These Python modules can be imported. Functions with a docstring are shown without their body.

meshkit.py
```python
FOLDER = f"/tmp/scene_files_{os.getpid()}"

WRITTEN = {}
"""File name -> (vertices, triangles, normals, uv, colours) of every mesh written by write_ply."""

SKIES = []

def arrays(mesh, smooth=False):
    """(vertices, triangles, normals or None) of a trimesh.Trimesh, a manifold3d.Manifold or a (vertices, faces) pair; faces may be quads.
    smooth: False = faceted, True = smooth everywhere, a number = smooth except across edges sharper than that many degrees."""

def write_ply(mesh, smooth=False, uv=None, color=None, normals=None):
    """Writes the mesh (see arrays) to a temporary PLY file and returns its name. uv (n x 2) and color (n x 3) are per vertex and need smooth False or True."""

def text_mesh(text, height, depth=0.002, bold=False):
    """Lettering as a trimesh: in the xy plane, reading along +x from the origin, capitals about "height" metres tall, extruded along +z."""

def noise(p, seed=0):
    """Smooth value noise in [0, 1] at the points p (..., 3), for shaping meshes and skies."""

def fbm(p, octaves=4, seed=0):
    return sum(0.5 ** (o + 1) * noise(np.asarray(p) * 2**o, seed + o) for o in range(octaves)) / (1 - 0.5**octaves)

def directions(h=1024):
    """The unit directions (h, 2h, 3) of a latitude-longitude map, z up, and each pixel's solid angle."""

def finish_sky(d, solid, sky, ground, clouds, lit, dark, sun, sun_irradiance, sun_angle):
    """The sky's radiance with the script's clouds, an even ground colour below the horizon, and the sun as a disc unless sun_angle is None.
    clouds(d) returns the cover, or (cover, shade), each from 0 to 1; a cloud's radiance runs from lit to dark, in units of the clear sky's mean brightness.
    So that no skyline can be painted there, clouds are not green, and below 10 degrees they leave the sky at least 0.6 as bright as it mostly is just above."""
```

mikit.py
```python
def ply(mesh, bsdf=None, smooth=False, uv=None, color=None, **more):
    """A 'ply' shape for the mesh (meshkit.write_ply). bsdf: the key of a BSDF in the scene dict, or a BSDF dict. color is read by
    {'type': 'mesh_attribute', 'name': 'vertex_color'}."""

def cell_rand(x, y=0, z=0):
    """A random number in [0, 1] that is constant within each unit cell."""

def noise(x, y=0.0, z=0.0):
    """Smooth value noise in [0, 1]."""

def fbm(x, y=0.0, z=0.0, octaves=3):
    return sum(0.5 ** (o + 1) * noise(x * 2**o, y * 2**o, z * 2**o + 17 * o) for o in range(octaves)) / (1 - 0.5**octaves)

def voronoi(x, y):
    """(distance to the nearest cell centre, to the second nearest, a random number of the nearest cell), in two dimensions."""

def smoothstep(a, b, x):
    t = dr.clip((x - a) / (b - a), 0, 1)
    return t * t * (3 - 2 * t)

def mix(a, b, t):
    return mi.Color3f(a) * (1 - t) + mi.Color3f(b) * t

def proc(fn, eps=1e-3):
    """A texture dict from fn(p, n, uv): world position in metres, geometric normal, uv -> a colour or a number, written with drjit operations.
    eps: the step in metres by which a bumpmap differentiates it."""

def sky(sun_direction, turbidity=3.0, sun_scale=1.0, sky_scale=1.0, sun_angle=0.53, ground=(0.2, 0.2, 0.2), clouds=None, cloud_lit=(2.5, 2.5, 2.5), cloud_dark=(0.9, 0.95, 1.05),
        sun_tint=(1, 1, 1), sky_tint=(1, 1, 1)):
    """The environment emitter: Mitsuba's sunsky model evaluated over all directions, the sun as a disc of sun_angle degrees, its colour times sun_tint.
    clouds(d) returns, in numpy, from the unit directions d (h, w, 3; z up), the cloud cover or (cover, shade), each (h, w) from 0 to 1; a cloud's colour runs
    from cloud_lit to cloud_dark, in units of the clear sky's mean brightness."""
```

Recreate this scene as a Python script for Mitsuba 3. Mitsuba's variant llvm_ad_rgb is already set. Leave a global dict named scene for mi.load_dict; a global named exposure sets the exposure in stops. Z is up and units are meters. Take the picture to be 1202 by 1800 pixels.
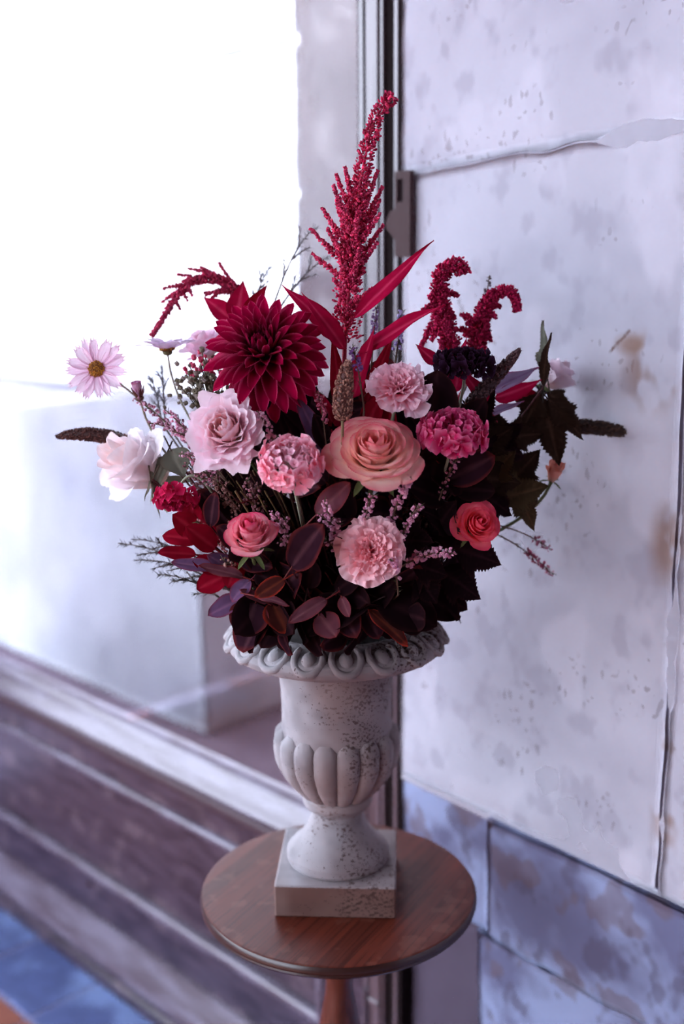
import math, numpy as np, trimesh, drjit as dr, mitsuba as mi, mikit, meshkit
from mikit import noise, fbm, cell_rand, smoothstep, mix, proc, voronoi
scene, labels = {}, {}
rng = np.random.default_rng(11)
A = np.array
T4 = mi.ScalarTransform4f

# ------------------------------------------------------------------ camera
F_PX, PITCH, ROLL = 2000.0, math.radians(12.0), math.radians(0.5)
CAM = A([0.0075, -1.12, 1.30])
FWD = A([0, math.cos(PITCH), -math.sin(PITCH)])
UP0 = A([0, math.sin(PITCH), math.cos(PITCH)])
UPV = UP0 * math.cos(ROLL) + A([1.0, 0, 0]) * math.sin(ROLL)
RGT = A([1.0, 0, 0]) * math.cos(ROLL) - UP0 * math.sin(ROLL)
scene['camera'] = {'type': 'thinlens', 'fov': 2 * math.degrees(math.atan(601 / F_PX)), 'fov_axis': 'x',
                   'to_world': T4().look_at(origin=CAM.tolist(), target=(CAM + FWD).tolist(), up=UPV.tolist()),
                   'aperture_radius': 0.0075, 'focus_distance': 1.03, 'near_clip': 0.05, 'far_clip': 200.0}
# ------------------------------------------------------------------ light
exposure = 2.62
scene['sky'] = mikit.sky([0.1, -0.5, 0.86], turbidity=4, sun_scale=0.0, sky_scale=1.0, ground=(0.16, 0.16, 0.17),
                         clouds=lambda d: (np.ones(d.shape[:2]), 0.0 * d[..., 0]), cloud_lit=(8.6, 9.35, 11.3), cloud_dark=(5, 5, 6), sky_tint=(1, 1, 1))
SUN = A([-0.275, -0.275, 0.90]); SUN = SUN / np.linalg.norm(SUN)
scene['sun'] = {'type': 'directional', 'direction': (-SUN).tolist(), 'irradiance': {'type': 'rgb', 'value': [5.4, 5.45, 5.9]}}


def ray(px, py):
    return FWD + (px - 601) / F_PX * RGT - (py - 900) / F_PX * UPV


def PX(px, py, y):
    """The point at depth y (metres behind the urn's axis) seen at a pixel of the photograph."""
    r = ray(px, py)
    return CAM + r * ((y - CAM[1]) / r[1])


def mpp(P):
    return float((A(P) - CAM) @ FWD) / F_PX


def lin(c):
    c = A(c, float) / 255
    return np.where(c < 0.04045, c / 12.92, ((c + 0.055) / 1.055) ** 2.4)


def rgb(*c):
    return {'type': 'rgb', 'value': [float(x) for x in lin(c)]}


def unit(v):
    v = A(v, float)
    return v / max(np.linalg.norm(v), 1e-9)


def mixc(a, b, t):
    t = np.clip(A(t, float), 0, 1)[..., None]
    return A(a) * (1 - t) + A(b) * t


def sst(a, b, x):
    t = np.clip((x - a) / (b - a), 0, 1)
    return t * t * (3 - 2 * t)


# ------------------------------------------------------------------ scene tree helpers
USED = set()


def fresh(key):
    k, i = key, 0
    while k in USED:
        i += 1
        k = f'{key}_{i:03d}'
    USED.add(k)
    return k


def thing(name, label, cat, group=None, kind=None):
    k = fresh(name)
    labels[k] = {'label': label, 'category': cat}
    if group: labels[k]['group'] = group
    if kind: labels[k]['kind'] = kind
    return k


def struct(name):
    k = fresh(name)
    labels[k] = {'kind': 'structure'}
    return k


def put(key, mesh, bsdf, smooth=False, color=None, **more):
    scene[key] = mikit.ply(mesh, bsdf, smooth=smooth, color=color, **more)
    return key


def part(parent, name, mesh, bsdf, smooth=False, color=None, label=None, kind=None):
    k = fresh(parent + '__' + name)
    put(k, mesh, bsdf, smooth, color)
    if label or kind:
        labels[k] = {}
        if label: labels[k]['label'] = label
        if kind: labels[k]['kind'] = kind
    return k


class MB:
    """Collects coloured pieces of one mesh."""
    def __init__(self): self.v, self.f, self.c, self.n = [], [], [], 0
    def add(self, v, f, c):
        v = A(v, float).reshape(-1, 3)
        c = np.broadcast_to(A(c, float), v.shape)
        self.v.append(v); self.f.append(A(f, int) + self.n); self.c.append(c); self.n += len(v)
    def mesh(self): return trimesh.Trimesh(np.vstack(self.v), np.vstack(self.f), process=False)
    def build(self, parent, name, bsdf, label=None, kind=None):
        return part(parent, name, self.mesh(), bsdf, True, np.vstack(self.c), label, kind)


def gridf(nu, nv, closed=False):
    i, j = np.meshgrid(np.arange(nu - 1), np.arange(nv if closed else nv - 1), indexing='ij')
    a, b = i * nv + j, i * nv + (j + 1) % nv
    q = np.stack([a, b, b + nv, a + nv], -1).reshape(-1, 4)
    return np.vstack([q[:, [0, 1, 2]], q[:, [0, 2, 3]]])


def frame(axis, hint=(0, 0, 1), roll=0.0):
    z = unit(axis); h = A(hint, float)
    if abs(unit(h) @ z) > 0.97: h = A([0, -1.0, 0.1])
    x = unit(np.cross(h, z)); y = np.cross(z, x)
    c, s = math.cos(roll), math.sin(roll)
    return np.stack([x * c + y * s, -x * s + y * c, z], 1)


def bez(*P, n=14):
    P = [A(p, float) for p in P]; t = np.linspace(0, 1, n)[:, None]
    if len(P) == 2: return P[0] * (1 - t) + P[1] * t
    if len(P) == 3: return P[0] * (1 - t) ** 2 + 2 * P[1] * t * (1 - t) + P[2] * t * t
    return P[0] * (1 - t) ** 3 + 3 * P[1] * t * (1 - t) ** 2 + 3 * P[2] * t * t * (1 - t) + P[3] * t ** 3


def tube(path, r, sides=6):
    p = A(path, float); t = np.gradient(p, axis=0); t /= np.linalg.norm(t, axis=1, keepdims=True) + 1e-12
    r = np.broadcast_to(r, (len(p),))
    a = np.cross(t, np.where(np.abs(t[:, 2:]) < 0.9, [0, 0, 1.0], [1.0, 0, 0])); a /= np.linalg.norm(a, axis=1, keepdims=True) + 1e-12
    b, w = np.cross(t, a), np.arange(sides) * 2 * np.pi / sides
    v = p[:, None] + r[:, None, None] * (np.cos(w)[None, :, None] * a[:, None] + np.sin(w)[None, :, None] * b[:, None])
    f = gridf(len(p), sides, True); k = len(p) * sides
    v = np.vstack([v.reshape(-1, 3), p[:1], p[-1:]]); i = np.arange(sides); j = (i + 1) % sides
    f = np.vstack([f, np.stack([j, i, i * 0 + k], 1), np.stack([i + (len(p) - 1) * sides, j + (len(p) - 1) * sides, i * 0 + k + 1], 1)])
    return v, f


def lathe(prof, n=48, wob=None):
    """prof: (r, z) rows from bottom to top; closed at the ends where r = 0."""
    prof = A(prof, float); w = np.arange(n) * 2 * np.pi / n
    v = np.stack([prof[:, :1] * np.cos(w), prof[:, :1] * np.sin(w), np.repeat(prof[:, 1:], n, 1)], -1).reshape(-1, 3)
    return v, gridf(len(prof), n, True)


def smoothprof(pts, n=6):
    from scipy.interpolate import PchipInterpolator
    pts = A(pts, float); d = np.r_[0, np.cumsum(np.linalg.norm(np.diff(pts, axis=0), axis=1))]
    t = np.unique(np.r_[np.linspace(0, d[-1], n * len(pts)), d])
    return np.stack([PchipInterpolator(d, pts[:, 0])(t), PchipInterpolator(d, pts[:, 1])(t)], 1)


def rbox(lo, hi, r=0.002):
    """A box with chamfered edges."""
    lo, hi = A(lo, float), A(hi, float); pts = []
    for c in np.ndindex(2, 2, 2):
        p = np.where(A(c) == 1, hi, lo); s = np.where(A(c) == 1, -1, 1)
        for k in range(3):
            q = p + s * r; q[k] = p[k]; pts.append(q)
    m = trimesh.convex.convex_hull(A(pts)); return m


# ------------------------------------------------------------------ materials
def C(v): return mi.Color3f(*[float(x) for x in lin(v)])


def vcol(): return {'type': 'mesh_attribute', 'name': 'vertex_color'}


scene['petal_mat'] = {'type': 'principledthin', 'base_color': vcol(), 'roughness': 0.6, 'diff_trans': 0.5, 'spec_trans': 0.0, 'sheen': 0.25}
scene['leaf_mat'] = {'type': 'principledthin', 'base_color': vcol(), 'roughness': 0.42, 'diff_trans': 0.3, 'spec_trans': 0.0}
scene['stem_mat'] = {'type': 'twosided', 'bsdf': {'type': 'principled', 'base_color': vcol(), 'roughness': 0.55, 'specular': 0.3}}


def stone_col(p, n, uv):
    a = fbm(p.x * 7, p.y * 7, p.z * 7, 4)
    b = fbm(p.x * 40 + 9, p.y * 40, p.z * 26, 3)
    c = fbm(p.x * 16 + 3, p.y * 16, p.z * 9 + 4, 3)
    col = mix(C((173, 174, 186)), C((187, 188, 199)), smoothstep(0.35, 0.65, a))
    col = mix(col, C((154, 152, 166)), smoothstep(0.52, 0.72, b) * 0.45)
    col = mix(col, C((201, 201, 212)), smoothstep(0.56, 0.7, c) * 0.6)
    wx = 0.006 * noise(p.x * 60, p.y * 60, p.z * 60)
    pit = smoothstep(0.72, 0.82, noise(p.x * 190 + wx * 300, p.y * 190 + wx * 200, p.z * 105 + wx * 380)) * smoothstep(0.52, 0.66, fbm(p.x * 14 + 5, p.y * 14, p.z * 14 + 2, 2)) * (0.4 + 0.6 * noise(p.x * 33, p.y * 33, p.z * 33 + 8))
    col = mix(col, C((104, 92, 99)), pit * 0.55)
    rust = smoothstep(0.46, 0.62, fbm(p.x * 34, p.y * 34 + 5, p.z * 22, 3))
    for (x, y, z, rx, rz) in STAINS:
        d = dr.sqrt(dr.square((p.x - x) / rx) + dr.square((p.y - y) / rx) + dr.square((p.z - z) / rz))
        col = mix(col, C((131, 97, 72)), rust * smoothstep(1.0, 0.2, d) * 0.7)
    t = (p.x - WPX) * WTX + (p.y - WPY) * WTY
    u = dr.clip(((t - 0.312) * 0.022 + (p.z - 1.217) * 0.021) / 0.000925, 0, 1)
    d = dr.sqrt(dr.square(t - 0.312 - u * 0.022) + dr.square(p.z - 1.217 - u * 0.021)) + 0.0012 * noise(t * 500, p.z * 500, 0)
    return mix(col, C((92, 58, 40)), smoothstep(0.0034, 0.0010, d) * 0.7 * (0.4 + 0.9 * noise(t * 260, p.z * 260, 3.0)))


# walls in door coordinates: s runs left along the door, w into the room, z up
DN, DS, DD = A([-1, -1, 0]) / math.sqrt(2), A([-1, 1, 0]) / math.sqrt(2), 0.2663


def D(s, w, z):
    s, w, z = np.broadcast_arrays(A(s, float), A(w, float), A(z, float))
    return -DD * DN + s[..., None] * DS + w[..., None] * DN + z[..., None] * A([0, 0, 1.0])


WT = A([math.cos(math.radians(-50)), math.sin(math.radians(-50)), 0])       # along the right-hand stone wall, away from the door
WN = A([WT[1], -WT[0], 0])
WP = D(0.143, 0.010, 0.0)


def Wp(t, o, z):
    t, o, z = np.broadcast_arrays(A(t, float), A(o, float), A(z, float))
    return WP + t[..., None] * WT + o[..., None] * WN + z[..., None] * A([0, 0, 1.0])


STAINS = [(*Wp(0.338, 0, 1.225)[:2], 1.225, 0.03, 0.016), (*Wp(0.365, 0, 1.205)[:2], 1.20, 0.055, 0.055), (*Wp(0.39, 0, 1.03)[:2], 1.03, 0.03, 0.06),
          (*Wp(0.405, 0, 0.76)[:2], 0.76, 0.025, 0.11), (*Wp(0.30, 0, 0.58)[:2], 0.58, 0.05, 0.04)]
WPX, WPY, WTX, WTY = float(WP[0]), float(WP[1]), float(WT[0]), float(WT[1])
STAINS = [tuple(map(float, s)) for s in STAINS]
scene['stone_mat'] = {'type': 'twosided', 'bsdf': {'type': 'principled', 'base_color': proc(stone_col), 'roughness': 0.85, 'specular': 0.25}}


def base_stone_col(p, n, uv):
    a = fbm(p.x * 11, p.y * 11, p.z * 11, 4)
    b = fbm(p.x * 38 + 9, p.y * 38, p.z * 24, 3)
    col = mix(C((103, 107, 138)), C((145, 159, 193)), smoothstep(0.36, 0.62, a))
    col = mix(col, C((84, 80, 102)), smoothstep(0.55, 0.72, b) * 0.6)
    r = smoothstep(0.60, 0.70, fbm(p.x * 30, p.y * 30 + 5, p.z * 20, 3))
    return mix(col, C((106, 89, 92)), r * 0.5)


scene['base_stone_mat'] = {'type': 'twosided', 'bsdf': {'type': 'principled', 'base_color': proc(base_stone_col), 'roughness': 0.8, 'specular': 0.3}}
scene['shaded_stone_mat'] = {'type': 'twosided', 'bsdf': {'type': 'principled', 'base_color': rgb(84, 76, 92), 'roughness': 0.75, 'specular': 0.3}}  # darker copy of the base stone, table shade put into its colour


def mortar_col(p, n, uv):
    return mix(C((173, 174, 186)), C((187, 188, 199)), fbm(p.x * 30, p.y * 30, p.z * 30, 3)) * 0.94


scene['mortar_mat'] = {'type': 'twosided', 'bsdf': {'type': 'principled', 'base_color': proc(mortar_col), 'roughness': 0.95, 'specular': 0.1}}


def outer_col(p, n, uv):
    a = fbm(p.x * 4, p.y * 4, p.z * 3, 4)
    return mix(C((185, 189, 197)), C((208, 211, 218)), smoothstep(0.3, 0.7, a))


scene['outer_stone_mat'] = {'type': 'twosided', 'bsdf': {'type': 'principled', 'base_color': proc(outer_col), 'roughness': 0.9, 'specular': 0.2}}


def dark_wood_col(p, n, uv):
    h = p.x * -0.7071 + p.y * 0.7071
    g = fbm(h * 6, p.z * 120, p.x * 20, 3)
    d = fbm(p.x * 22, p.y * 22, p.z * 22, 3)
    col = mix(C((49, 39, 53)), C((74, 62, 77)), smoothstep(0.3, 0.7, g))
    return mix(col, C((131, 115, 122)), smoothstep(0.56, 0.75, d) * 0.3)


def dark_wood_v(p, n, uv):
    g = fbm(p.x * 150, p.y * 150, p.z * 5, 3)
    return mix(C((42, 28, 30)), C((74, 52, 52)), smoothstep(0.3, 0.7, g))


scene['door_mat'] = {'type': 'twosided', 'bsdf': {'type': 'principled', 'base_color': proc(dark_wood_col), 'roughness': 0.33, 'specular': 0.6, 'clearcoat': 0.5, 'clearcoat_gloss': 0.75}}
scene['frame_mat'] = {'type': 'twosided', 'bsdf': {'type': 'principled', 'base_color': proc(dark_wood_v), 'roughness': 0.3, 'specular': 0.6, 'clearcoat': 0.6, 'clearcoat_gloss': 0.8}}
def strip_col(p, n, uv):
    g = fbm(p.x * 150, p.y * 150, p.z * 5, 3)
    return mix(C((62, 50, 58)), C((92, 80, 90)), smoothstep(0.3, 0.7, g))


def sill_col(p, n, uv):
    h = p.x * -0.7071 + p.y * 0.7071
    g = fbm(h * 8, p.z * 90, p.x * 9, 3)
    return mix(C((83, 72, 86)), C((115, 110, 128)), smoothstep(0.3, 0.7, g))


scene['strip_mat'] = {'type': 'twosided', 'bsdf': {'type': 'principled', 'base_color': proc(strip_col), 'roughness': 0.25, 'specular': 1.0, 'clearcoat': 1.0, 'clearcoat_gloss': 0.85}}
scene['sill_mat'] = {'type': 'twosided', 'bsdf': {'type': 'principled', 'base_color': proc(sill_col), 'roughness': 0.3, 'specular': 1.0, 'clearcoat': 0.6, 'clearcoat_gloss': 0.8}}
scene['gap_mat'] = {'type': 'twosided', 'bsdf': {'type': 'principled', 'base_color': rgb(26, 18, 19), 'roughness': 0.8, 'specular': 0.1}}
scene['iron_mat'] = {'type': 'twosided', 'bsdf': {'type': 'principled', 'base_color': rgb(58, 34, 36), 'roughness': 0.6, 'specular': 0.25}}
scene['glass_mat'] = {'type': 'thindielectric', 'int_ior': 1.26}


def slate_col(p, n, uv):
    a = fbm(p.x * 9, p.y * 9, 1.0, 4)
    b = fbm(p.x * 60, p.y * 60, 3.0, 2)
    return mix(C((87, 103, 153)), C((134, 160, 212)), smoothstep(0.3, 0.7, a)) * (0.85 + 0.3 * b)


scene['slate_mat'] = {'type': 'twosided', 'bsdf': {'type': 'principled', 'base_color': proc(slate_col), 'roughness': 0.4, 'specular': 0.5}}
scene['grout_mat'] = {'type': 'twosided', 'bsdf': {'type': 'principled', 'base_color': rgb(150, 150, 182), 'roughness': 0.8, 'specular': 0.2}}


def terra_col(p, n, uv):
    a = fbm(p.x * 8, p.y * 8, 2.0, 3)
    return mix(C((150, 92, 76)), C((182, 122, 104)), smoothstep(0.3, 0.7, a))


scene['terracotta_mat'] = {'type': 'twosided', 'bsdf': {'type': 'principled', 'base_color': proc(terra_col), 'roughness': 0.6, 'specular': 0.3}}
scene['plaster_mat'] = {'type': 'twosided', 'bsdf': {'type': 'principled', 'base_color': rgb(104, 76, 66), 'roughness': 0.9, 'specular': 0.1}}
scene['ceiling_mat'] = {'type': 'twosided', 'bsdf': {'type': 'principled', 'base_color': rgb(96, 70, 62), 'roughness': 0.9, 'specular': 0.1}}


def paving_col(p, n, uv):
    return mix(C((92, 78, 92)), C((122, 106, 120)), fbm(p.x * 9, p.y * 9, 0.0, 4))


scene['paving_mat'] = {'type': 'twosided', 'bsdf': {'type': 'principled', 'base_color': proc(paving_col), 'roughness': 0.7, 'specular': 0.3}}


def urn_col(p, n, uv):
    a = fbm(p.x * 30, p.y * 30, p.z * 30, 3)
    col = mix(C((134, 132, 136)), C((160, 158, 162)), smoothstep(0.3, 0.65, a))
    side = smoothstep(-0.03, 0.03, p.x - 0.35 * p.y - 0.012 + 0.05 * (fbm(p.x * 30 + 4, p.y * 30, p.z * 22, 2) - 0.2))  # right-hand side: shading painted in as uneven brown
    side = dr.maximum(side * 0.55, smoothstep(0.6832, 0.6815, p.z))  # plinth sides: brown dirt that also stands in for shade
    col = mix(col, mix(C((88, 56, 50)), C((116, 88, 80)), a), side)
    dens = smoothstep(0.32, 0.62, fbm(p.x * 26 + 2.3, p.y * 26, p.z * 18 + 6.1, 2)) * smoothstep(-0.058, 0.004, p.x + 0.015 * noise(p.z * 40))
    sp = noise(p.x * 420, p.y * 420, p.z * 400)
    sp2 = noise(p.x * 700 + 7, p.y * 700, p.z * 640)
    spots = smoothstep(0.0, 0.06, sp - (0.92 - 0.29 * dens))
    spots2 = smoothstep(0.0, 0.06, sp2 - (0.95 - 0.24 * dens))
    col = mix(col, C((62, 40, 36)), dr.maximum(spots, spots2) * 0.9)
    stain = smoothstep(0.55, 0.75, fbm(p.x * 14 + 8, p.y * 14 + 2, p.z * 9, 3))
    return mix(col, C((142, 120, 114)), stain * 0.45)


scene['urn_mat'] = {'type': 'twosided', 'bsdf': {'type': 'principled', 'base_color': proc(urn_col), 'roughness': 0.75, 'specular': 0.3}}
GX, GY = 0.50, 0.866


def table_col(p, n, uv):
    a = p.x * GX + p.y * GY          # along the grain
    b = -p.x * GY + p.y * GX + 0.0015 * fbm(a * 12, 3.0, 0.0, 2)
    strip = cell_rand(dr.floor(b / 0.0255), 5, 1)
    g = fbm(b * 700, a * 16 + strip * 30, 0.0, 3)
    g2 = fbm(b * 160, a * 6 + strip * 11, 4.0, 2)
    e = dr.abs(b / 0.0255 - dr.floor(b / 0.0255) - 0.5)
    col = mix(C((66, 25, 16)), C((104, 44, 29)), strip * 0.55 + g2 * 0.5)
    col = mix(col, C((50, 20, 14)), smoothstep(0.5, 0.75, g) * 0.6)
    col = mix(col, C((52, 23, 18)), smoothstep(0.47, 0.5, e) * 0.5)
    scuff = smoothstep(0.62, 0.72, fbm(p.x * 60, p.y * 60, p.z * 60 + 3, 3))
    return mix(col, C((156, 109, 91)), scuff * 0.12)


scene['table_mat'] = {'type': 'twosided', 'bsdf': {'type': 'principled', 'base_color': proc(table_col), 'roughness': 0.45, 'specular': 0.25, 'clearcoat': 0.05, 'clearcoat_gloss': 0.8}}


def leg_col(p, n, uv):
    g = fbm(p.x * 260, p.y * 260, p.z * 14, 3)
    return mix(C((58, 23, 16)), C((98, 44, 31)), g)


scene['leg_mat'] = {'type': 'twosided', 'bsdf': {'type': 'principled', 'base_color': proc(leg_col), 'roughness': 0.3, 'specular': 0.5, 'clearcoat': 0.4}}
scene['edge_mat'] = {'type': 'twosided', 'bsdf': {'type': 'principled', 'base_color': rgb(46, 20, 16), 'roughness': 0.28, 'specular': 0.6, 'clearcoat': 0.4}}
scene['moulding_mat'] = {'type': 'twosided', 'bsdf': {'type': 'principled', 'base_color': rgb(70, 50, 58), 'roughness': 0.5, 'specular': 0.4}}
scene['soil_mat'] = {'type': 'twosided', 'bsdf': {'type': 'principled', 'base_color': rgb(30, 26, 24), 'roughness': 0.95}}


# ------------------------------------------------------------------ the setting
def dbox(s0, s1, w0, w1, z0, z1, r=0.002):
    m = rbox((min(s0, s1), min(w0, w1), min(z0, z1)), (max(s0, s1), max(w0, w1), max(z0, z1)), r)
    return trimesh.Trimesh(D(m.vertices[:, 0], m.vertices[:, 1], m.vertices[:, 2]), m.faces, process=False)


def quad(P):
    return trimesh.Trimesh(A(P, float), [[0, 1, 2], [0, 2, 3]], process=False)


def stone_block(mapf, t0, t1, z0, z1, depth=0.05, amp=0.004, step=0.013, edge=0.012, seed=0, proud=0.0):
    """A dressed block: its face worn uneven, its arrises rounded, its sides running back into the wall."""
    nu, nv = max(4, int((z1 - z0) / step)), max(4, int((t1 - t0) / step))
    Z, Tt = np.meshgrid(np.linspace(z0, z1, nu), np.linspace(t0, t1, nv), indexing='ij')
    dist = np.minimum.reduce([Z - z0, z1 - Z, Tt - t0, t1 - Tt])
    q = np.stack([Tt * 9, Z * 9, 0 * Z + seed * 3.7], -1)
    bump = (meshkit.fbm(q, 4, seed) - 0.5) * 2 * amp + (meshkit.fbm(q * 5, 2, seed + 9) - 0.5) * amp * 0.5
    ew = edge * (0.6 + 0.9 * meshkit.noise(q * 2.5, seed + 4))
    o = proud + bump - 0.0022 * (1 - sst(0, 1, dist / ew))
    Tj = Tt + (meshkit.noise(q * 3, seed + 1) - 0.5) * 0.006 * (dist < 1e-6)
    Zj = Z + (meshkit.noise(q * 3, seed + 2) - 0.5) * 0.006 * (dist < 1e-6)
    v = mapf(Tj, o, Zj).reshape(-1, 3); f = gridf(nu, nv)
    idx = np.arange(nu * nv).reshape(nu, nv)
    rim = np.r_[idx[0, :], idx[1:, -1], idx[-1, -2::-1], idx[-2:0:-1, 0]]
    back = mapf(Tj, o * 0 - depth, Zj).reshape(-1, 3)[rim]
    k = np.arange(len(rim)); k2 = (k + 1) % len(rim); n0 = len(v)
    side = np.vstack([np.stack([rim[k2], rim[k], n0 + k], 1), np.stack([rim[k2], n0 + k, n0 + k2], 1)])
    return trimesh.Trimesh(np.vstack([v, back]), np.vstack([f[:, ::-1], side]), process=False)


CEIL = 3.05
wr = struct('wall_right')
part(wr, 'mortar', quad([Wp(0.002, -0.0026, 0.64), Wp(3.2, -0.0026, 0.64), Wp(3.2, -0.0026, CEIL), Wp(0.002, -0.0026, CEIL)]), 'mortar_mat')
part(wr, 'mortar', quad([Wp(0.002, -0.034, 0), Wp(3.2, -0.034, 0), Wp(3.2, -0.034, 0.65), Wp(0.002, -0.034, 0.65)]), 'mortar_mat')
rows = [(0.0, 0.20, [0.0, 0.30, 0.8, 1.4, 2.2, 3.2]), (0.20, 0.487, [0.0, 0.143, 0.62, 1.2, 1.9, 2.6, 3.2]), (0.487, 0.647, [0.0, 0.162, 0.70, 1.3, 2.0, 2.7, 3.2]),
        (0.647, 1.408, [0.0, 0.402, 0.95, 1.6, 2.3, 3.2]), (1.408, 2.05, [0.0, 0.62, 1.25, 1.9, 2.6, 3.2]), (2.05, CEIL, [0.0, 0.5, 1.1, 1.7, 2.4, 3.2])]
def Wsag(t, o, z):
    z = A(z, float); return Wp(t, o, z + 0.058 * np.clip(t, 0, 0.9) * np.exp(-((z - 1.408) / 0.25) ** 2))


sd = 0
for z0, z1, ts in rows:
    for a, b in zip(ts[:-1], ts[1:]):
        sd += 1
        near = a < 0.7
        pr = {(0.20, 0.0): -0.022, (0.487, 0.0): -0.003, (0.487, 0.162): 0.006, (0.20, 0.143): -0.004}.get((z0, a), 0.0)
        part(wr, 'stone_block', stone_block(Wsag, a + 0.001, b - 0.001, z0 + 0.0012, z1 - 0.0012, 0.05, 0.0045 if z1 > 0.65 else 0.007, 0.011 if near else 0.06, 0.013, 3 if z1 > 0.65 else sd, pr), 'stone_mat' if z1 > 0.65 else 'shaded_stone_mat' if (z0, a) == (0.20, 0.0) else 'base_stone_mat', True)

# the rest of the room behind and beside the camera
wb = struct('wall_back'); part(wb, 'masonry', dbox(-3.2, -1.2, 4.2, 4.35, 0, CEIL), 'plaster_mat'); part(wb, 'parapet', dbox(-1.2, 2.1, 4.2, 4.35, 0, 0.80), 'plaster_mat')
ws = struct('wall_side'); put(ws, quad([Wp(3.2, 0, 0), D(-3.2, 4.2, 0), D(-3.2, 4.2, CEIL), Wp(3.2, 0, CEIL)]), 'plaster_mat')
ce = struct('ceiling'); put(ce, dbox(-3.3, 1.9, -0.25, 4.3, CEIL, CEIL + 0.15), 'ceiling_mat')
ev = struct('eaves'); put(ev, dbox(1.9, 5.5, -0.25, 1.3, CEIL, CEIL + 0.15), 'ceiling_mat')  # unseen slab added to keep the sun off the outer plinth
wp = struct('wall_left'); put(wp, dbox(1.97, 2.15, 0.02, 4.3, 0, 0.95), 'outer_stone_mat')  # unseen low wall added to block low light from the left
# the door's own wall: above the door and to its left
wl = struct('wall_door')
part(wl, 'lintel', dbox(0.143, 2.06, -0.2, 0.012, 2.3, CEIL), 'stone_mat')
part(wl, 'left_masonry', dbox(2.06, 2.6, -0.2, 0.012, 0, CEIL), 'stone_mat')

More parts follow.
